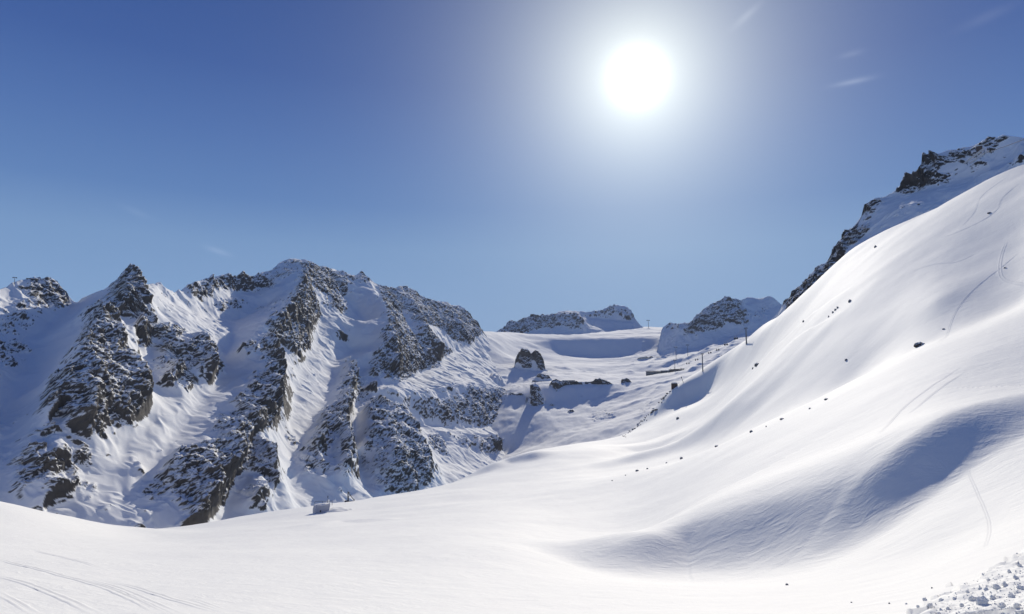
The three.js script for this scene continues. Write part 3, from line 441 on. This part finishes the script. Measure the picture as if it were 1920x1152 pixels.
function driftHeight(x, z) {
  let s = 0;
  for (const d of DRIFTS) {
    if (x < d.x0 || x > d.x1 || z < d.z0 || z > d.z1) continue;
    let best = 1e9, sg = 0, tt = 0; const q = d.q, m = q.length - 1;
    for (let i = 0; i < m; i++) {
      const ax = q[i].x, az = q[i].z, dx = q[i + 1].x - ax, dz = q[i + 1].z - az, L = dx * dx + dz * dz, t0 = ((x - ax) * dx + (z - az) * dz) / L, t = clamp(t0, i ? 0 : -1, i < m - 1 ? 1 : 2);
      const ex = x - ax - t * dx, ez = z - az - t * dz, e = ex * ex + ez * ez;
      if (e < best) { best = e; sg = (ex * dz - ez * dx) > 0 ? 1 : -1; tt = (i + t) / m; }
    }
    const e = sg * Math.sqrt(best) / d.w, end = ss(tt, -.12, .22) * (1 - ss(tt, .74, 1.02));
    const f = e - 1; s += 1.65 * d.slope * d.w * Math.exp(-f * f / (f < 0 ? 2 : 9)) * end;
  }
  return s;
}
const bank = [[1715, 1160], [1770, 1128], [1850, 1085], [1925, 1042], [2120, 940], [2120, 1160]].map(([a, b]) => hitNear(a, b, baseHeight, 4) ?? at(a, b, 8)).map((p) => [p.x, p.z]);
const rubbleAt = (x, z) => x * x + z * z < 900 && inside(bank, x + .5 * n2(x * 1.3, z * 1.3), z + .7 * n2b(x * 1.3, z * 1.3)) ? 1 : 0;
const nearHeight = (x, z) => {
  const r = Math.hypot(x, z);
  return baseHeight(x, z) + driftHeight(x, z) + fbm(x / 60, z / 60, 3) * Math.min(.6, r / 200) + fbm(x / 9 + 5, z / 14, 3) * Math.min(.05, r / 1000) + fbm(x / 2.2, z / 3.1, 2) * .012 + (rubbleAt(x, z) ? .03 + .10 * Math.abs(fbm(x / 1.1, z / 1.1, 3)) + .03 * Math.abs(n2(x / .32, z / .32)) : 0);
};
{
  const inner = 720, side = 70, cols = inner + 2 * side, rows = 620, pos = new Float32Array(cols * rows * 3), r0 = 1, r1 = 760, azOf = (px) => { const d = bearing(px, 700); return Math.atan2(d.x, -d.z); }, azL = azOf(-190), azR = azOf(2110);
  for (let i = 0; i < cols; i++) {
    const q = i - side, az = q < 0 ? lerp(azL, -Math.PI, Math.pow(-q / side, 1.5)) : q >= inner ? lerp(azR, Math.PI, Math.pow((q - inner + 1) / side, 1.5)) : azOf(lerp(-190, 2110, q / (inner - 1))), d = { x: Math.sin(az), z: -Math.cos(az) }, h = 1;
    for (let j = 0; j < rows; j++) { const r = j < 40 ? lerp(.4, 7, j / 40) : 7 * Math.pow(r1 / 7, (j - 40) / (rows - 41)), x = d.x / h * r, z = d.z / h * r; pos.set([x, nearHeight(x, z), z], (j * cols + i) * 3); }
  }
  const mesh = gridMesh(cols, rows, pos, nearSnow);
  const uv = new Float32Array(cols * rows * 2); for (let k = 0; k < cols * rows; k++) { uv[k * 2] = pos[k * 3] / 14; uv[k * 2 + 1] = pos[k * 3 + 2] / 14; }
  mesh.geometry.setAttribute('uv', new THREE.BufferAttribute(uv, 2));
  structure(mesh, 'snow_slope');
}

// ---------------------------------------------------------------- things: helpers
const onNear = (px, py, r0) => { for (let q = 0; q < 24; q += 1.5) { const p = hitNear(px, py + q, nearHeight, r0); if (p) return p; } return null; };   // at a rim, the rim itself
function onValley(px, py) {
  const d = bearing(px, py), h = Math.hypot(d.x, d.z), te = d.y / h;
  for (let r = 1500; r < 4200; r += 6) { const x = d.x / h * r, z = d.z / h * r, y = valleyHeight(x, z); if (y >= EYE.y + te * r) return new THREE.Vector3(x, y, z); }
  return at(px, py, 2300);
}
const std = (r, g, b, rough = .8, extra = {}) => new THREE.MeshStandardMaterial({ color: new THREE.Color(r, g, b), roughness: rough, ...extra });
const M = { steel: std(.16, .17, .18, .5, { metalness: .6 }), dark: std(.035, .035, .04, .6), grey: std(.22, .22, .22, .7), wood: std(.12, .075, .05, .85), pale: std(.55, .54, .52, .7), glass: std(.03, .035, .045, .15), snow: std(.88, .866, .815, .9), brown: std(.085, .06, .05, .85), red: std(.3, .04, .03, .5), shadedWall: std(.40, .42, .48, .8), rope: std(.03, .03, .033, 1), concrete: std(.35, .35, .34, .9) };
function thing(name, label, category, pos, turn = 0, group) {
  const o = new THREE.Group(); o.name = numbered(name); o.position.copy(pos); o.rotation.y = turn; o.userData = { label, category }; if (group) o.userData.group = group;
  scene.add(o); return o;
}
function part(name, geos, mat, parent) {
  const list = [].concat(geos).map((g) => g.index ? g.toNonIndexed() : g);
  for (const g of list) for (const a of Object.keys(g.attributes)) if (!['position', 'normal', 'uv', 'color'].includes(a)) g.deleteAttribute(a);
  const m = new THREE.Mesh(list.length > 1 ? mergeGeometries(list) : list[0], mat); m.name = name; m.castShadow = m.receiveShadow = true; parent.add(m); return m;
}
const box = (w, h, d, x = 0, y = 0, z = 0) => new THREE.BoxGeometry(w, h, d).translate(x, y, z);
function rod(a, b, r, r2 = r, seg = 8) { const A = new THREE.Vector3(...a), B = new THREE.Vector3(...b), d = B.clone().sub(A), g = new THREE.CylinderGeometry(r2, r, d.length(), seg); g.applyQuaternion(new THREE.Quaternion().setFromUnitVectors(new THREE.Vector3(0, 1, 0), d.clone().normalize())); const c = A.add(B).multiplyScalar(.5); return g.translate(c.x, c.y, c.z); }
const facing = (p) => Math.atan2(EYE.x - p.x, EYE.z - p.z);      // turn that shows a thing's front (+z) to the viewpoint
const metresPerPixel = (p) => Math.hypot(p.x, p.z) / F;

// ---------------------------------------------------------------- rocks on the snow
const rockMat = new THREE.MeshStandardMaterial({ vertexColors: true, roughness: .95 });
const rockShapes = [0, 1, 2, 3, 4].map((v) => {
  const g = new THREE.IcosahedronGeometry(1, 6), p = g.attributes.position, col = new Float32Array(p.count * 3), q = new THREE.Vector3();
  for (let k = 0; k < p.count; k++) { q.fromBufferAttribute(p, k); const f = 1 + .34 * ridged3(q.x * .9 + v * 7, q.y * .9, q.z * .9, 3, .5) + .06 * n3(q.x * 5, q.y * 5 + v, q.z * 5); p.setXYZ(k, q.x * f * 1.15, Math.max(-.5, q.y * f * (.72 + .08 * v)), q.z * f * .85); }
  g.computeVertexNormals();
  const n = g.attributes.normal;
  for (let k = 0; k < p.count; k++) { const s = ss(n.getY(k) + .25 * n3(p.getX(k) * 3, p.getY(k) * 3, p.getZ(k) * 3 + v),   .45, .62), t = .8 + .35 * n3(p.getX(k) * 4, p.getY(k) * 6, p.getZ(k) * 4); for (let c = 0; c < 3; c++) col[k * 3 + c] = lerp([.085, .072, .062][c] * t, SNOW[c], s); }
  g.setAttribute('color', new THREE.BufferAttribute(col, 3)); return g;
});
const rr = rngOf(404);
function boulder(px, py, w, h, label, group, name = 'boulder', cat = 'rock', r0) {
  const p = onNear(px, py, r0); if (!p) return null;
  const m = new THREE.Mesh(rockShapes[Math.floor(rr() * 5)], rockMat), k = metresPerPixel(p);
  m.name = numbered(name); m.position.copy(p); m.position.y += .06 * h * k; m.scale.set(w * k / 2.8, h * k / 1.7, w * k / 3); m.rotation.y = rr() * 6.3; m.castShadow = m.receiveShadow = true;
  m.userData = { label, category: cat }; if (group) m.userData.group = group; scene.add(m); return m;
}
boulder(1725, 649, 17, 10, 'largest dark boulder on the long snow slope, with a streak of snow behind it');
boulder(1594, 566, 8, 7, 'dark pointed rock below the ridge crags, high on the slope');
boulder(1642, 464, 6, 5, 'lone small rock just under the upper edge of the slope, near the ridge outcrops');
boulder(1587, 676, 5, 4, 'small rock midway between the largest boulder and the shaded snow bank');
boulder(1770, 618, 5, 3, 'little rock just up the slope from the largest boulder');
boulder(1507, 604, 4, 4, 'small rock directly under the black crags at the low end of the ridge');
for (const [x, y, w] of [[1562, 587, 4], [1567, 582, 5], [1571, 578, 4], [1554, 595, 3]]) boulder(x, y, w, 4, 'small stone of the short slanting row below the ridge crags', 'stones in the short slanting row below the ridge crags', 'stone');
boulder(1420, 686, 10, 8, 'elongated dark rock on the outer snow rib beside the long blue shadow');
boulder(1412, 692, 4, 4, 'tiny rock touching the elongated dark rock on the outer snow rib');
boulder(1550, 750, 8, 4, 'flat rock at the top end of the string of rocks along the rounded crest');
boulder(1271, 786, 8, 5, 'flat dark rock alone on the outermost snow shoulder left of the grey hollow', undefined);
for (const [x, y, w, h] of [[1519, 767, 5, 4], [1467, 787, 9, 4], [1437, 801, 3, 3], [1409, 811, 7, 5], [1344, 838, 7, 4], [1278, 861, 6, 5], [1250, 869, 5, 3], [1214, 880, 5, 3], [1195, 884, 9, 4], [1173, 892, 3, 2], [1148, 902, 3, 2]]) boulder(x, y, w, h, 'small dark rock strung along the rounded snow crest above the grey hollow', 'rocks strung along the rounded snow crest', 'crest_rock');
boulder(1885, 503, 4, 2.5, 'small rock beside the curved ski track high on the right');
boulder(1856, 400, 7, 2.5, 'flat dark lump added for the shade of a snow dimple near the top of the slope');  // no real rock: dark lump added for the shade in a snow dimple
boulder(1476, 1098, 5, 4, 'single dark stone on the bright snow floor below the grey hollow');
for (const [a, b] of [[1597, 1131], [1668, 1133], [1748, 1104]]) boulder(a, b, 3, 3, 'little dark stone lying on smooth snow just outside the rubble bank', 'stones just outside the rubble bank', 'stone', 'rock', 5);
// rock ribs that break through the outer edge of the slope
for (const [n, label, line] of [[0, 'upper broken rock rib along the outer snow edge, beside the timber hut', [[1257, 726], [1246, 738], [1235, 752]]], [1, 'lower broken rock rib where the outer snow edge meets the valley', [[1228, 761], [1214, 776], [1199, 791], [1184, 803], [1163, 818]]]]) {
  const o = thing('rock_rib', label, 'rock outcrop', onNear(line[0][0], line[0][1] + 3)), N = n ? 34 : 15;
  for (let i = 0; i < N; i++) {
    const t = i / (N - 1) * (line.length - 1), q = Math.min(line.length - 2, t | 0), f = t - q, x = lerp(line[q][0], line[q + 1][0], f) + (rr() - .3) * 9, y = lerp(line[q][1], line[q + 1][1], f) + 2 + (rr() - .3) * 7, p = onNear(x, y); if (!p) continue;
    const k = metresPerPixel(p), w = (2 + 5 * rr() * rr()) * k, m = new THREE.Mesh(rockShapes[(i + n) % 5], rockMat); m.name = 'rock'; m.castShadow = m.receiveShadow = true;
    m.position.copy(p).sub(o.position); m.scale.set(w * .5, w * .3, w * .9); m.rotation.set(rr() * .5 - .25, -.6 + rr() * .5, rr() * .5 - .25); o.add(m);
  }
}
// snow clods thrown up along the bank at the bottom right
{
  const clods = [0, 1, 2].map((v) => { const g = new THREE.IcosahedronGeometry(1, 5), p = g.attributes.position, q = new THREE.Vector3(); for (let k = 0; k < p.count; k++) { q.fromBufferAttribute(p, k); const f = 1 + .3 * n3(q.x * 1.1 + v * 5, q.y * 1.1, q.z * 1.1) + .12 * n3(q.x * 3, q.y * 3 + v, q.z * 3) + .05 * n3(q.x * 8, q.y * 8, q.z * 8 + v); p.setXYZ(k, q.x * f, q.y * f * .75, q.z * f); } g.computeVertexNormals(); return g; });
  const put = (px, py, w) => { const p = onNear(px, py, 4); return p && { p, s: w * .30 * metresPerPixel(p) }; };
  const big = [[1735, 1127, 12], [1766, 1128, 11], [1745, 1139, 13], [1791, 1125, 10], [1838, 1106, 10], [1893, 1073, 9], [1885, 1099, 14], [1870, 1105, 17], [1826, 1128, 20], [1843, 1132, 26], [1862, 1122, 12], [1804, 1137, 10], [1778, 1143, 9], [1905, 1085, 12], [1912, 1062, 9], [1897, 1120, 15], [1855, 1090, 9], [1815, 1112, 9], [1880, 1140, 18], [1765, 1147, 11], [1915, 1105, 16], [1907, 1138, 14], [1850, 1108, 11], [1700, 1134, 6], [1722, 1143, 8]];
  for (const [x, y, w] of big) { const c = put(x, y, w); if (!c) continue; const m = new THREE.Mesh(clods[Math.floor(rr() * 3)], M.snow); m.name = numbered('snow_clod'); m.position.copy(c.p); m.position.y += c.s * .25; m.scale.setScalar(c.s); m.rotation.set(rr() * 6, rr() * 6, rr() * 6); m.castShadow = m.receiveShadow = true; m.userData = { label: 'lump of broken snow on the rough bank at the bottom corner', category: 'snow lump', group: 'snow lumps on the rough bank' }; scene.add(m); }
  const many = [];
  for (let i = 0; i < 1900; i++) { const x = 1700 + rr() * 240, y = 1040 + rr() * 120; if ((y - 1152) < -(x - 1715) * .54 - 12 + 44 * rr()) continue; const c = put(x, y, 1.3 + 5 * rr() * rr() * rr()); if (c) many.push(c); }
  const im = new THREE.InstancedMesh(clods[0], M.snow, many.length), m4 = new THREE.Matrix4();
  many.forEach((c, i) => im.setMatrixAt(i, m4.compose(c.p, new THREE.Quaternion().setFromEuler(new THREE.Euler(rr() * 6, rr() * 6, rr() * 6)), new THREE.Vector3(c.s, c.s, c.s))));
  im.name = 'snow_rubble'; im.userData = { kind: 'stuff', label: 'fine crumbs of broken snow covering the rough bank', category: 'snow rubble' }; im.castShadow = im.receiveShadow = true; scene.add(im);
}
// ski tracks: a groove between two low edges of pushed-up snow
function skiTrack(pts, width, label) {
  const c = new THREE.CatmullRomCurve3(pts.map(([x, y]) => onNear(x, y, 6)).filter(Boolean)), L = c.getLength(), n = Math.ceil(L / .25), prof = [[-1, -.35], [-.72, .5], [-.42, 1], [-.16, -.1], [.16, -.1], [.42, .9], [.72, .5], [1, -.35]];
  const pos = new Float32Array((n + 1) * prof.length * 3);
  for (let i = 0; i <= n; i++) { const p = c.getPointAt(i / n), t = c.getTangentAt(i / n), sx = -t.z, sz = t.x, h = Math.hypot(sx, sz); prof.forEach(([a, b], q) => { const wv = width * (1 + .15 * n2(i * .21, q)), x = p.x + sx / h * a * wv, z = p.z + sz / h * a * wv; pos.set([x, nearHeight(x, z) + b * width * .13 * Math.min(1, i / 12, (n - i) / 12) * (1 + .3 * n2(i * .3, q * 3)), z], (i * prof.length + q) * 3); }); }
  const m = gridMesh(prof.length, n + 1, pos, M.snow); if (m.geometry.attributes.normal.getY(3) < 0) { const ix = m.geometry.index.array; for (let k = 0; k < ix.length; k += 3) { const t = ix[k]; ix[k] = ix[k + 1]; ix[k + 1] = t; } m.geometry.computeVertexNormals(); }
  structure(m, 'ski_track'); m.userData.label = label;
}
skiTrack([[-20, 1045], [0, 1050], [44, 1062], [92, 1073], [122, 1082], [197, 1103], [262, 1130], [302, 1150]], .2, 'longest ski track running down the lower left snow');
skiTrack([[151, 1084], [219, 1103], [284, 1130], [341, 1154]], .17, 'ski track branching beside the longest one');
skiTrack([[179, 1086], [241, 1099], [306, 1119], [372, 1138], [425, 1154]], .17, 'outer ski track of the group at the lower left');
skiTrack([[324, 1117], [372, 1128], [425, 1146]], .15, 'short ski track nearest the middle');
skiTrack([[-20, 1076], [0, 1082], [39, 1092], [92, 1112], [131, 1128], [190, 1154]], .2, 'separate ski track below the longest one');
skiTrack([[-15, 1105], [0, 1114], [33, 1132], [75, 1156]], .17, 'ski track in the bottom left corner');
skiTrack([[52, 1029], [131, 1049], [192, 1066]], .16, 'faint ski track above the others at the lower left');
skiTrack([[1888, 452], [1878, 480], [1875, 505], [1880, 522], [1900, 530], [1925, 535]], .4, 'curved ski track high on the right slope');
skiTrack([[1815, 880], [1835, 930], [1853, 975], [1855, 1000], [1848, 1025]], .07, 'thin curved ski track low on the right slope');
skiTrack([[1895, 330], [1860, 352], [1838, 372], [1826, 400], [1800, 428]], .3, 'faint looping ski track near the top of the right slope');
skiTrack([[1910, 345], [1880, 372], [1868, 395], [1846, 412], [1790, 438], [1762, 446]], .3, 'faint ski track crossing the top of the right slope');
skiTrack([[1840, 470], [1800, 490], [1752, 496], [1712, 508]], .28, 'faint traverse high on the right slope');
skiTrack([[1915, 470], [1880, 500], [1830, 540], [1790, 590], [1762, 640]], .25, 'faint long ski track down the right slope');
skiTrack([[1800, 690], [1740, 730], [1690, 770], [1650, 812]], .16, 'faint straight ski track below the largest boulder');
skiTrack([[1815, 694], [1755, 735], [1705, 776]], .16, 'second faint straight ski track below the largest boulder');

// ---------------------------------------------------------------- structures on the near snow edge
{
  const p = onNear(655, 938), k = metresPerPixel(p), o = thing('lift_mast', 'dark steel A-shaped mast on a low base at the snow edge', 'mast', p, facing(p));
  part('base', [box(17.5 * k, .9 * k, 5 * k, 0, .4 * k, 0), box(1 * k, 3.5 * k, 1 * k, 8.2 * k, 2 * k, 0), box(6 * k, 1.4 * k, 5 * k, -5 * k, 1.2 * k, 0)], M.dark, o);
  part('post', rod([-2.6 * k, 0, 0], [-3 * k, 17.5 * k, 0], 1.15 * k, .9 * k), M.steel, o);
  part('post', rod([-1.4 * k, 1 * k, 1.5 * k], [-1.6 * k, 9 * k, 0], .6 * k), M.steel, o);
  part('strut', rod([8 * k, 2 * k, 0], [-2.6 * k, 16 * k, 0], .7 * k), M.steel, o);
  part('crossbar', rod([-2.6 * k, 9.6 * k, 0], [2.6 * k, 9.6 * k, 0], .45 * k), M.steel, o);
  part('head', box(3 * k, 1.6 * k, 1.6 * k, -1.8 * k, 15.6 * k, 0), M.dark, o);
}
{
  const p = onNear(604, 962), k = metresPerPixel(p), o = thing('snowed_in_shelter', 'small shelter buried in snow with a shaded wall and dark vent under the railing', 'shelter', p, facing(p) + .3);
  const wall = new THREE.Shape(); wall.moveTo(-11 * k, -16 * k); wall.lineTo(9 * k, -14 * k); wall.lineTo(13 * k, 13 * k); wall.lineTo(-10 * k, 13 * k); wall.lineTo(-12 * k, 5 * k);
  part('wall', new THREE.ExtrudeGeometry(wall, { depth: 14 * k, bevelEnabled: true, bevelSize: .8 * k, bevelThickness: .8 * k, bevelSegments: 3 }).translate(0, 0, -14 * k), M.shadedWall, o);  // the shade on this wall is put into its dark blue-grey colour
  part('snow_cap', new THREE.SphereGeometry(1, 24, 10, 0, 6.3, 0, 1.6).scale(14 * k, 2.2 * k, 9 * k).translate(1 * k, 12.6 * k, -7 * k), M.snow, o);
  part('snow_drift', (() => { const g = new THREE.SphereGeometry(1, 48, 24, 0, 6.3, 0, 1.7), p = g.attributes.position; for (let i = 0; i < p.count; i++) { const f = 1 + .1 * n3(p.getX(i) * 1.6, p.getY(i) * 1.6, p.getZ(i) * 1.6 + 3); p.setXYZ(i, p.getX(i) * f * 32 * k, p.getY(i) * f * 9 * k, p.getZ(i) * f * 22 * k); } g.computeVertexNormals(); return g.translate(26 * k, -4 * k, -6 * k); })(), M.snow, o);
  part('vent', box(2.2 * k, 3.2 * k, .5 * k, -3.5 * k, 3 * k, .9 * k), M.dark, o);
  const q = onNear(608, 950), kk = metresPerPixel(q), r = thing('railing', 'thin guard railing on top of the buried shelter', 'railing', at(606, 949.5, Math.hypot(p.x, p.z) + 1), facing(p));
  for (const x of [-13, -1.5, 9.5, 13]) part('post', rod([x * kk, (x > 10 ? .6 : -1.5) * kk, 0], [x * kk, 7.5 * kk, 0], .35 * kk), M.steel, r);
  part('top_rail', rod([-13 * kk, 7.3 * kk, 0], [13.3 * kk, 7 * kk, 0], .32 * kk), M.steel, r);
  part('lower_rail', rod([-13 * kk, .4 * kk, 0], [9.5 * kk, .4 * kk, 0], .32 * kk), M.steel, r);
  const m = thing('signal_pole', 'slim pole with a small head rising behind the railing', 'pole', at(614, 949, Math.hypot(p.x, p.z) + 2), facing(p));
  part('pole', rod([0, -2 * kk, 0], [0, 16 * kk, 0], .4 * kk, .3 * kk), M.steel, m); part('head', box(1.2 * kk, 3 * kk, 1.2 * kk, 0, 13.5 * kk, 0), M.dark, m);
}
{
  const p = onNear(1264, 721), k = metresPerPixel(p), o = thing('timber_hut', 'brown timber hut half buried at the outer snow edge', 'hut', p, facing(p) - .3);
  const s = new THREE.Shape(); s.moveTo(-5 * k, -2 * k); s.lineTo(5 * k, -2 * k); s.lineTo(5.4 * k, 8 * k); s.quadraticCurveTo(0, 12 * k, -5 * k, 8.5 * k);
  part('wall', new THREE.ExtrudeGeometry(s, { depth: 5 * k, bevelEnabled: false }).translate(0, 0, -5 * k), M.brown, o);
  part('snow_cap', new THREE.SphereGeometry(1, 20, 10, 0, 6.3, 0, 1.6).scale(6 * k, 2 * k, 4 * k).translate(0, 9 * k, -2.6 * k), M.snow, o);
  part('door', box(2.4 * k, 5 * k, .4 * k, 2.4 * k, 3 * k, .15 * k), M.dark, o);
  part('plank', rod([4 * k, 1.5 * k, 1 * k], [16 * k, 1 * k, 1 * k], .55 * k), M.wood, o);
  const m = thing('marker_pole', 'leaning thin pole next to the timber hut', 'pole', at(1282.5, 719, Math.hypot(p.x, p.z)), facing(p)); part('pole', rod([0, -1.5 * k, 0], [-4.6 * k, 12.5 * k, 0], .5 * k, .35 * k), M.steel, m); part('flag', box(1.6 * k, 2 * k, .2 * k, -4 * k, 10 * k, .3 * k), M.dark, m);
}
// ---------------------------------------------------------------- lifts, station and huts of the ski area
function pylon(p, top, base, label, group, lean = 0) {
  const k = metresPerPixel(p), h = (base - top) * k, o = thing('lift_pylon', label, 'lift pylon', p, facing(p), group);
  const w = Math.max(.75 * k, .6);
  part('mast', rod([0, -2 * k, 0], [lean * k, h, 0], w * .62, w * .42), M.steel, o);
  part('crossarm', box(5.2 * k, .75 * k, 1 * k, lean * k, h, 0), M.dark, o);
  for (const s of [-1, 1]) part('sheave', box(1.3 * k, 1.1 * k, 2 * k, lean * k + s * 2.2 * k, h - .7 * k, 0), M.dark, o);
  return o;
}
pylon(onNear(1318, 697), 665, 697, 'nearest lift pylon, with a T-shaped head, on the snow crest above the station');
pylon(onNear(1400, 646), 617, 646, 'lift pylon on the snow crest highest up the slope, under the dark rocky peak');
pylon(onValley(1266, 697), 676, 697, 'lowest of the line of ropeway towers, standing right behind the station');
pylon(onValley(1268, 675), 652, 675, 'second ropeway tower up the line from the station');
pylon(onValley(1268.5, 652), 632, 652, 'third ropeway tower up the line from the station');
pylon(onValley(1268.5, 638), 611, 638, 'highest ropeway tower up the line, against the small far peak');
pylon(onValley(1290, 672), 648, 672, 'thin lift pylon between the ropeway towers and the nearest pylon');
pylon(at(1216.5, 615, 3700), 604, 618, 'tiny T-shaped lift mast on the skyline of the glacier saddle', undefined, -.8);
pylon(onMassif(26, 534, -61), 520, 531, 'lift pylon with a wide head on the snowy top at the far left');
{ // the gondola line up the right bank
  const line = [[1290, 682, 1750], [1306.5, 675, 1640], [1331, 662, 1520], [1346, 656.5, 1400], [1361.5, 646.5, 1250], [1380, 635, 1080]];
  const mk = (p) => { const o = thing('gondola_cabin', 'small dark gondola cabin hanging on the ropeway up the right bank', 'gondola', p, facing(p), 'gondola cabins on the right bank'); part('cabin', new THREE.SphereGeometry(1, 12, 10).scale(1.7, 1.7, 1.7), M.dark, o); part('window', new THREE.CylinderGeometry(1.66, 1.66, .9, 14).translate(0, .35, 0), M.glass, o); part('hanger', rod([0, 1.5, 0], [0, 4.2, 0], .22), M.steel, o); return o; };
  let first = null;
  for (const [x, y, r] of line) for (const s of [-2, 2]) { const p = at(x + s, y - s * .15, r); if (!first) first = mk(p); else { const o = first.clone(); o.name = numbered('gondola_cabin'); o.position.copy(p); o.rotation.y = facing(p); o.userData = { ...first.userData }; scene.add(o); } }
  for (const s of [-2, 2]) { const c = new THREE.CatmullRomCurve3([[1276, 690, 1900], ...line, [1400, 619.5, 900]].map(([x, y, r]) => at(x + s, y - s * .15, r).add(new THREE.Vector3(0, 4.2, 0)))), m = new THREE.Mesh(new THREE.TubeGeometry(c, 60, .14, 5), M.steel); m.name = numbered('ropeway_cable'); m.userData = { label: s < 0 ? 'left cable of the ropeway carrying the small gondola cabins' : 'right cable of the ropeway carrying the small gondola cabins', category: 'cable' }; scene.add(m); }
}
{ // the valley station
  const a = onValley(1212, 707), b = onValley(1281, 698), rA = 2230, A = at(1212, 707, rA), B = at(1281, 697, rA), o = thing('lift_station', 'long dark flat-roofed lift station at the foot of the glacier', 'building', A, Math.atan2(-(B.z - A.z), B.x - A.x));
  const L = Math.hypot(B.x - A.x, B.z - A.z), k = rA / F, sl = (B.y - A.y) / L, y = (x) => x * sl;
  part('wall', box(27 * k, 8 * k, 10 * k, 13 * k, 4 * k + y(13 * k) - 1, -5 * k), M.grey, o);
  part('roof', box(28.5 * k, .9 * k, 11.5 * k, 13 * k, 8.4 * k + y(13 * k), -5 * k), M.dark, o);
  for (const h of [2.2, 5.4]) part('window_band', box(25 * k, 1.3 * k, .4 * k, 13.3 * k, h * k + y(13 * k), .1 * k), M.glass, o);
  part('wall', box(15 * k, 5 * k, 9 * k, 34 * k, 3.4 * k + y(34 * k), -5.5 * k), M.dark, o);
  for (let i = 0; i < 5; i++) part('pillar', box(.9 * k, 5.4 * k, .8 * k, (28.5 + i * 3) * k, 3.3 * k + y(34 * k), -.6 * k), M.concrete, o);
  part('roof', box(16 * k, .8 * k, 10 * k, 34 * k, 6.3 * k + y(34 * k), -5.5 * k), M.pale, o);
  part('wall', box(27 * k, 4.6 * k, 8 * k, 54 * k, 3.2 * k + y(54 * k), -6 * k), M.brown, o);
  part('roof', new THREE.BoxGeometry(28 * k, .8 * k, 9 * k).rotateZ(.07).translate(54 * k, 6 * k + y(54 * k), -6 * k), M.dark, o);
  part('window_band', box(22 * k, 1.4 * k, .4 * k, 53 * k, 3.6 * k + y(54 * k), -1.9 * k), M.glass, o);
  for (const [x, h] of [[44, 9], [50, 11], [62, 8]]) part('mast', rod([x * k, 4 * k + y(x * k), -2 * k], [x * k, h * k + y(x * k), -2 * k], .35 * k), M.steel, o);
  const c = onValley(1066, 717), kc = metresPerPixel(c), h = thing('long_shed', 'low brown shed along the terrace rim above the shaded cliff', 'shed', c, facing(c));
  part('wall', box(24 * kc, 3.4 * kc, 6 * kc, 0, 1.4 * kc, 0), M.brown, h); part('roof', new THREE.BoxGeometry(25 * kc, .8 * kc, 7 * kc).translate(0, 3.4 * kc, 0), M.snow, h); part('door', box(3 * kc, 2.4 * kc, .3 * kc, 5 * kc, 1.2 * kc, 3.1 * kc), M.dark, h);
  const t = onMassif(60, 528, -60), kt = metresPerPixel(t), u = thing('summit_hut', 'dark flat-topped hut on the snowy top at the far left', 'hut', t, facing(t)); part('wall', box(13 * kt, 4.5 * kt, 8 * kt, 0, 1 * kt, 0), M.dark, u); part('roof', box(16 * kt, .9 * kt, 10 * kt, 0, 3.6 * kt, 0), M.grey, u);
}
{ // the ridge installations at the upper right
  const p = onRidge(1837, 281, -2), k = metresPerPixel(p), o = thing('ridge_hut', 'small dark hut in the notch of the rocky ridge', 'hut', p, facing(p)); part('wall', box(8 * k, 7 * k, 6 * k, 0, 2 * k, 0), M.brown, o); part('roof', box(9.5 * k, 1 * k, 7 * k, 0, 5.8 * k, 0), M.snow, o);
  const a = onRidge(1808, 307, 7), q = thing('slide_rails', 'pair of long pale beams sloping down the shaded ridge face', 'beams', a, facing(a));
  for (const [x, y, x2, y2, w] of [[0, 0, 26, 19, 1.5], [7, -1, 32, 15, 1.2]]) part('beam', rod([x * k, y * k, 0], [x2 * k, y2 * k, -3 * k], w * k), M.pale, q);
  for (const [x, y] of [[4, 1], [16, 8], [26, 14]]) part('support', rod([x * k, (y - 4) * k, -1 * k], [x * k, (y + 2) * k, -1 * k], .4 * k), M.steel, q);
  const c = new THREE.CatmullRomCurve3([at(1852, 286, 640), at(1890, 273, 560), at(1925, 260, 500)]), m = new THREE.Mesh(new THREE.TubeGeometry(c, 30, .17, 6), M.rope); m.name = numbered('ridge_cable'); m.userData = { label: 'dark cable stretched across the shaded face from the ridge hut', category: 'cable' }; scene.add(m);
}
camera.updateMatrixWorld(true);
renderer.render(scene, camera);
